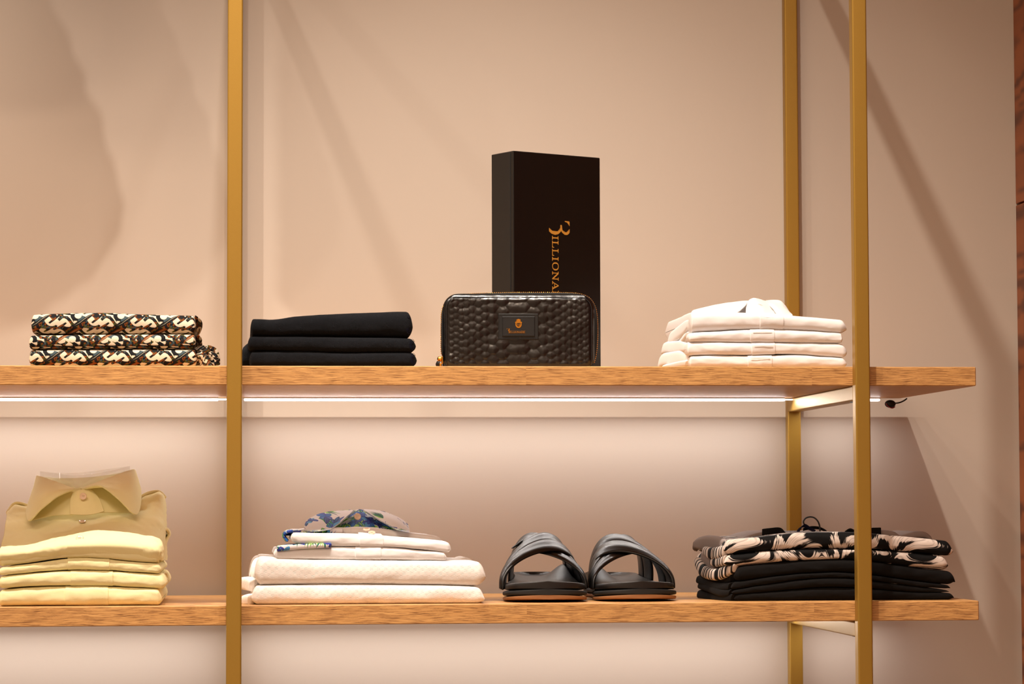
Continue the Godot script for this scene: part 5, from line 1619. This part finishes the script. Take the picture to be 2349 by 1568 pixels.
				var g2 := [Vector2(0.8851, 1.0304), Vector2(0.8973, 1.0303), Vector2(0.9096, 1.0279), Vector2(0.9169, 1.0236), Vector2(0.9281, 1.0260), Vector2(0.9404, 1.0284), Vector2(0.9515, 1.0277), Vector2(0.9600, 1.0222), Vector2(0.9637, 1.0174)]
				layer(o, "sleeve_back", g2, moved(g2, -0.010), M.grey, {"front": 0.35, "depth": 0.14, "end": 0.004, "seed": 83.0, "bump": 0.0010})
				part("neck_rib", band([Vector3(0.7225, 1.0281, 0.3520), Vector3(0.7321, 1.0293, 0.3560), Vector3(0.7461, 1.0307, 0.3560), Vector3(0.7507, 1.0257, 0.3600), Vector3(0.7562, 1.0215, 0.3600)], [Vector3(0, 0.0045, 0), Vector3(0, 0.0045, 0), Vector3(0, 0.0038, 0.001), Vector3(0.002, 0.003, 0.001), Vector3(0.002, 0.002, 0.001)], 0.002, 24), M.black, o)
				part("neck_rib", band([Vector3(0.8661, 1.0276, 0.3560), Vector3(0.8757, 1.0287, 0.3540), Vector3(0.8891, 1.0290, 0.3520)], [Vector3(0, 0.005, 0), Vector3(0, 0.005, 0), Vector3(0, 0.005, 0)], 0.002, 16), M.black, o)
				part("neck_rib", band([Vector3(0.8344, 1.0266, 0.3700), Vector3(0.8417, 1.0305, 0.3700), Vector3(0.8490, 1.0266, 0.3700)], [Vector3(0, 0.002, 0.003), Vector3(0, 0.002, 0.003), Vector3(0, 0.002, 0.003)], 0.0018, 14), M.black, o)
				part("neck_tape", band([Vector3(0.7702, 1.0268, 0.3600), Vector3(0.7745, 1.0340, 0.3600), Vector3(0.7806, 1.0369, 0.3600), Vector3(0.7879, 1.0327, 0.3600), Vector3(0.7931, 1.0292, 0.3700)], [Vector3(0.002, 0.001, 0.002), Vector3(0.002, 0.001, 0.002), Vector3(0.0005, 0.0024, 0.001), Vector3(0.001, 0.002, 0.001), Vector3(0.001, 0.0015, 0.001)], 0.0007, 24), M.navy, o)
				part("neck_tape", band([Vector3(0.7801, 1.0315, 0.3500), Vector3(0.7899, 1.0338, 0.3500), Vector3(0.8009, 1.0338, 0.3500), Vector3(0.8084, 1.0308, 0.3550), Vector3(0.8134, 1.0266, 0.3600)], [Vector3(0, 0.002, 0.001), Vector3(0, 0.0022, 0.001), Vector3(0, 0.002, 0.001), Vector3(0, 0.0016, 0.001), Vector3(0, 0.001, 0.001)], 0.0007, 24), M.black, o)
				part("label_cord", tube([Vector3(0.7806, 1.0375, 0.3600), Vector3(0.7788, 1.0423, 0.3600), Vector3(0.7819, 1.0471, 0.3600), Vector3(0.7880, 1.0489, 0.3600), Vector3(0.7941, 1.0476, 0.3600), Vector3(0.7985, 1.0429, 0.3620), Vector3(0.8009, 1.0363, 0.3620), Vector3(0.8014, 1.0279, 0.3620)], 0.0011, 50, 8), M.wire_black, o)
			else:
				part("sleeve", band([Vector3(0.6735, 0.9821, 0.4280), Vector3(0.6635, 0.9759, 0.4100), Vector3(0.6549, 0.9711, 0.3800), Vector3(0.6477, 0.9732, 0.3400), Vector3(0.6442, 0.9816, 0.3100), Vector3(0.6422, 0.9893, 0.3000)], [Vector3(0, 0.006, 0.002), Vector3(0, 0.0085, 0.002), Vector3(0, 0.008, 0.002), Vector3(0.002, 0.008, 0.002), Vector3(0.002, 0.007, 0.002), Vector3(0.002, 0.004, 0.002)], 0.007, 40, 2, 0.001), stripes, o)
				part("sleeve", band([Vector3(0.6619, 0.9914, 0.4200), Vector3(0.6575, 0.9885, 0.3900), Vector3(0.6529, 0.9879, 0.3600)], [Vector3(0, 0.007, 0.002), Vector3(0, 0.007, 0.002), Vector3(0, 0.005, 0.002)], 0.006, 24, 2, 0.001), stripes, o)
				part("lining", band([Vector3(0.6585, 0.9857, 0.3700), Vector3(0.6539, 0.9899, 0.3400), Vector3(0.6491, 0.9954, 0.3100)], [Vector3(0, 0.011, 0.004), Vector3(0, 0.013, 0.004), Vector3(0, 0.008, 0.004)], 0.006, 20), M.grey, o)
		else:
			var pth := [[Vector3(0.6749, 0.9714, 0.4200), Vector3(0.6669, 0.9648, 0.3900), Vector3(0.6569, 0.9639, 0.3500), Vector3(0.6510, 0.9703, 0.3200), Vector3(0.6494, 0.9783, 0.3000)], [Vector3(0.6712, 0.9562, 0.4200), Vector3(0.6620, 0.9542, 0.3900), Vector3(0.6536, 0.9576, 0.3400), Vector3(0.6457, 0.9627, 0.3000)], [Vector3(0.6711, 0.9480, 0.4200), Vector3(0.6627, 0.9462, 0.4000), Vector3(0.6551, 0.9498, 0.3600), Vector3(0.6481, 0.9542, 0.3000)], [Vector3(0.6738, 0.9417, 0.4250), Vector3(0.6650, 0.9392, 0.4000), Vector3(0.6567, 0.9400, 0.3500), Vector3(0.6484, 0.9418, 0.2900)]]
			var q: Array = pth[k - 2]
			var hh: float = [0.0095, 0.006, 0.0055, 0.0065][k - 2]
			var side := []
			for i in q.size():
				side.append(Vector3(0.001, hh, 0.003))
			part("sleeve", band(q, side, 0.008, 40, 2, 0.001), M.black, o)
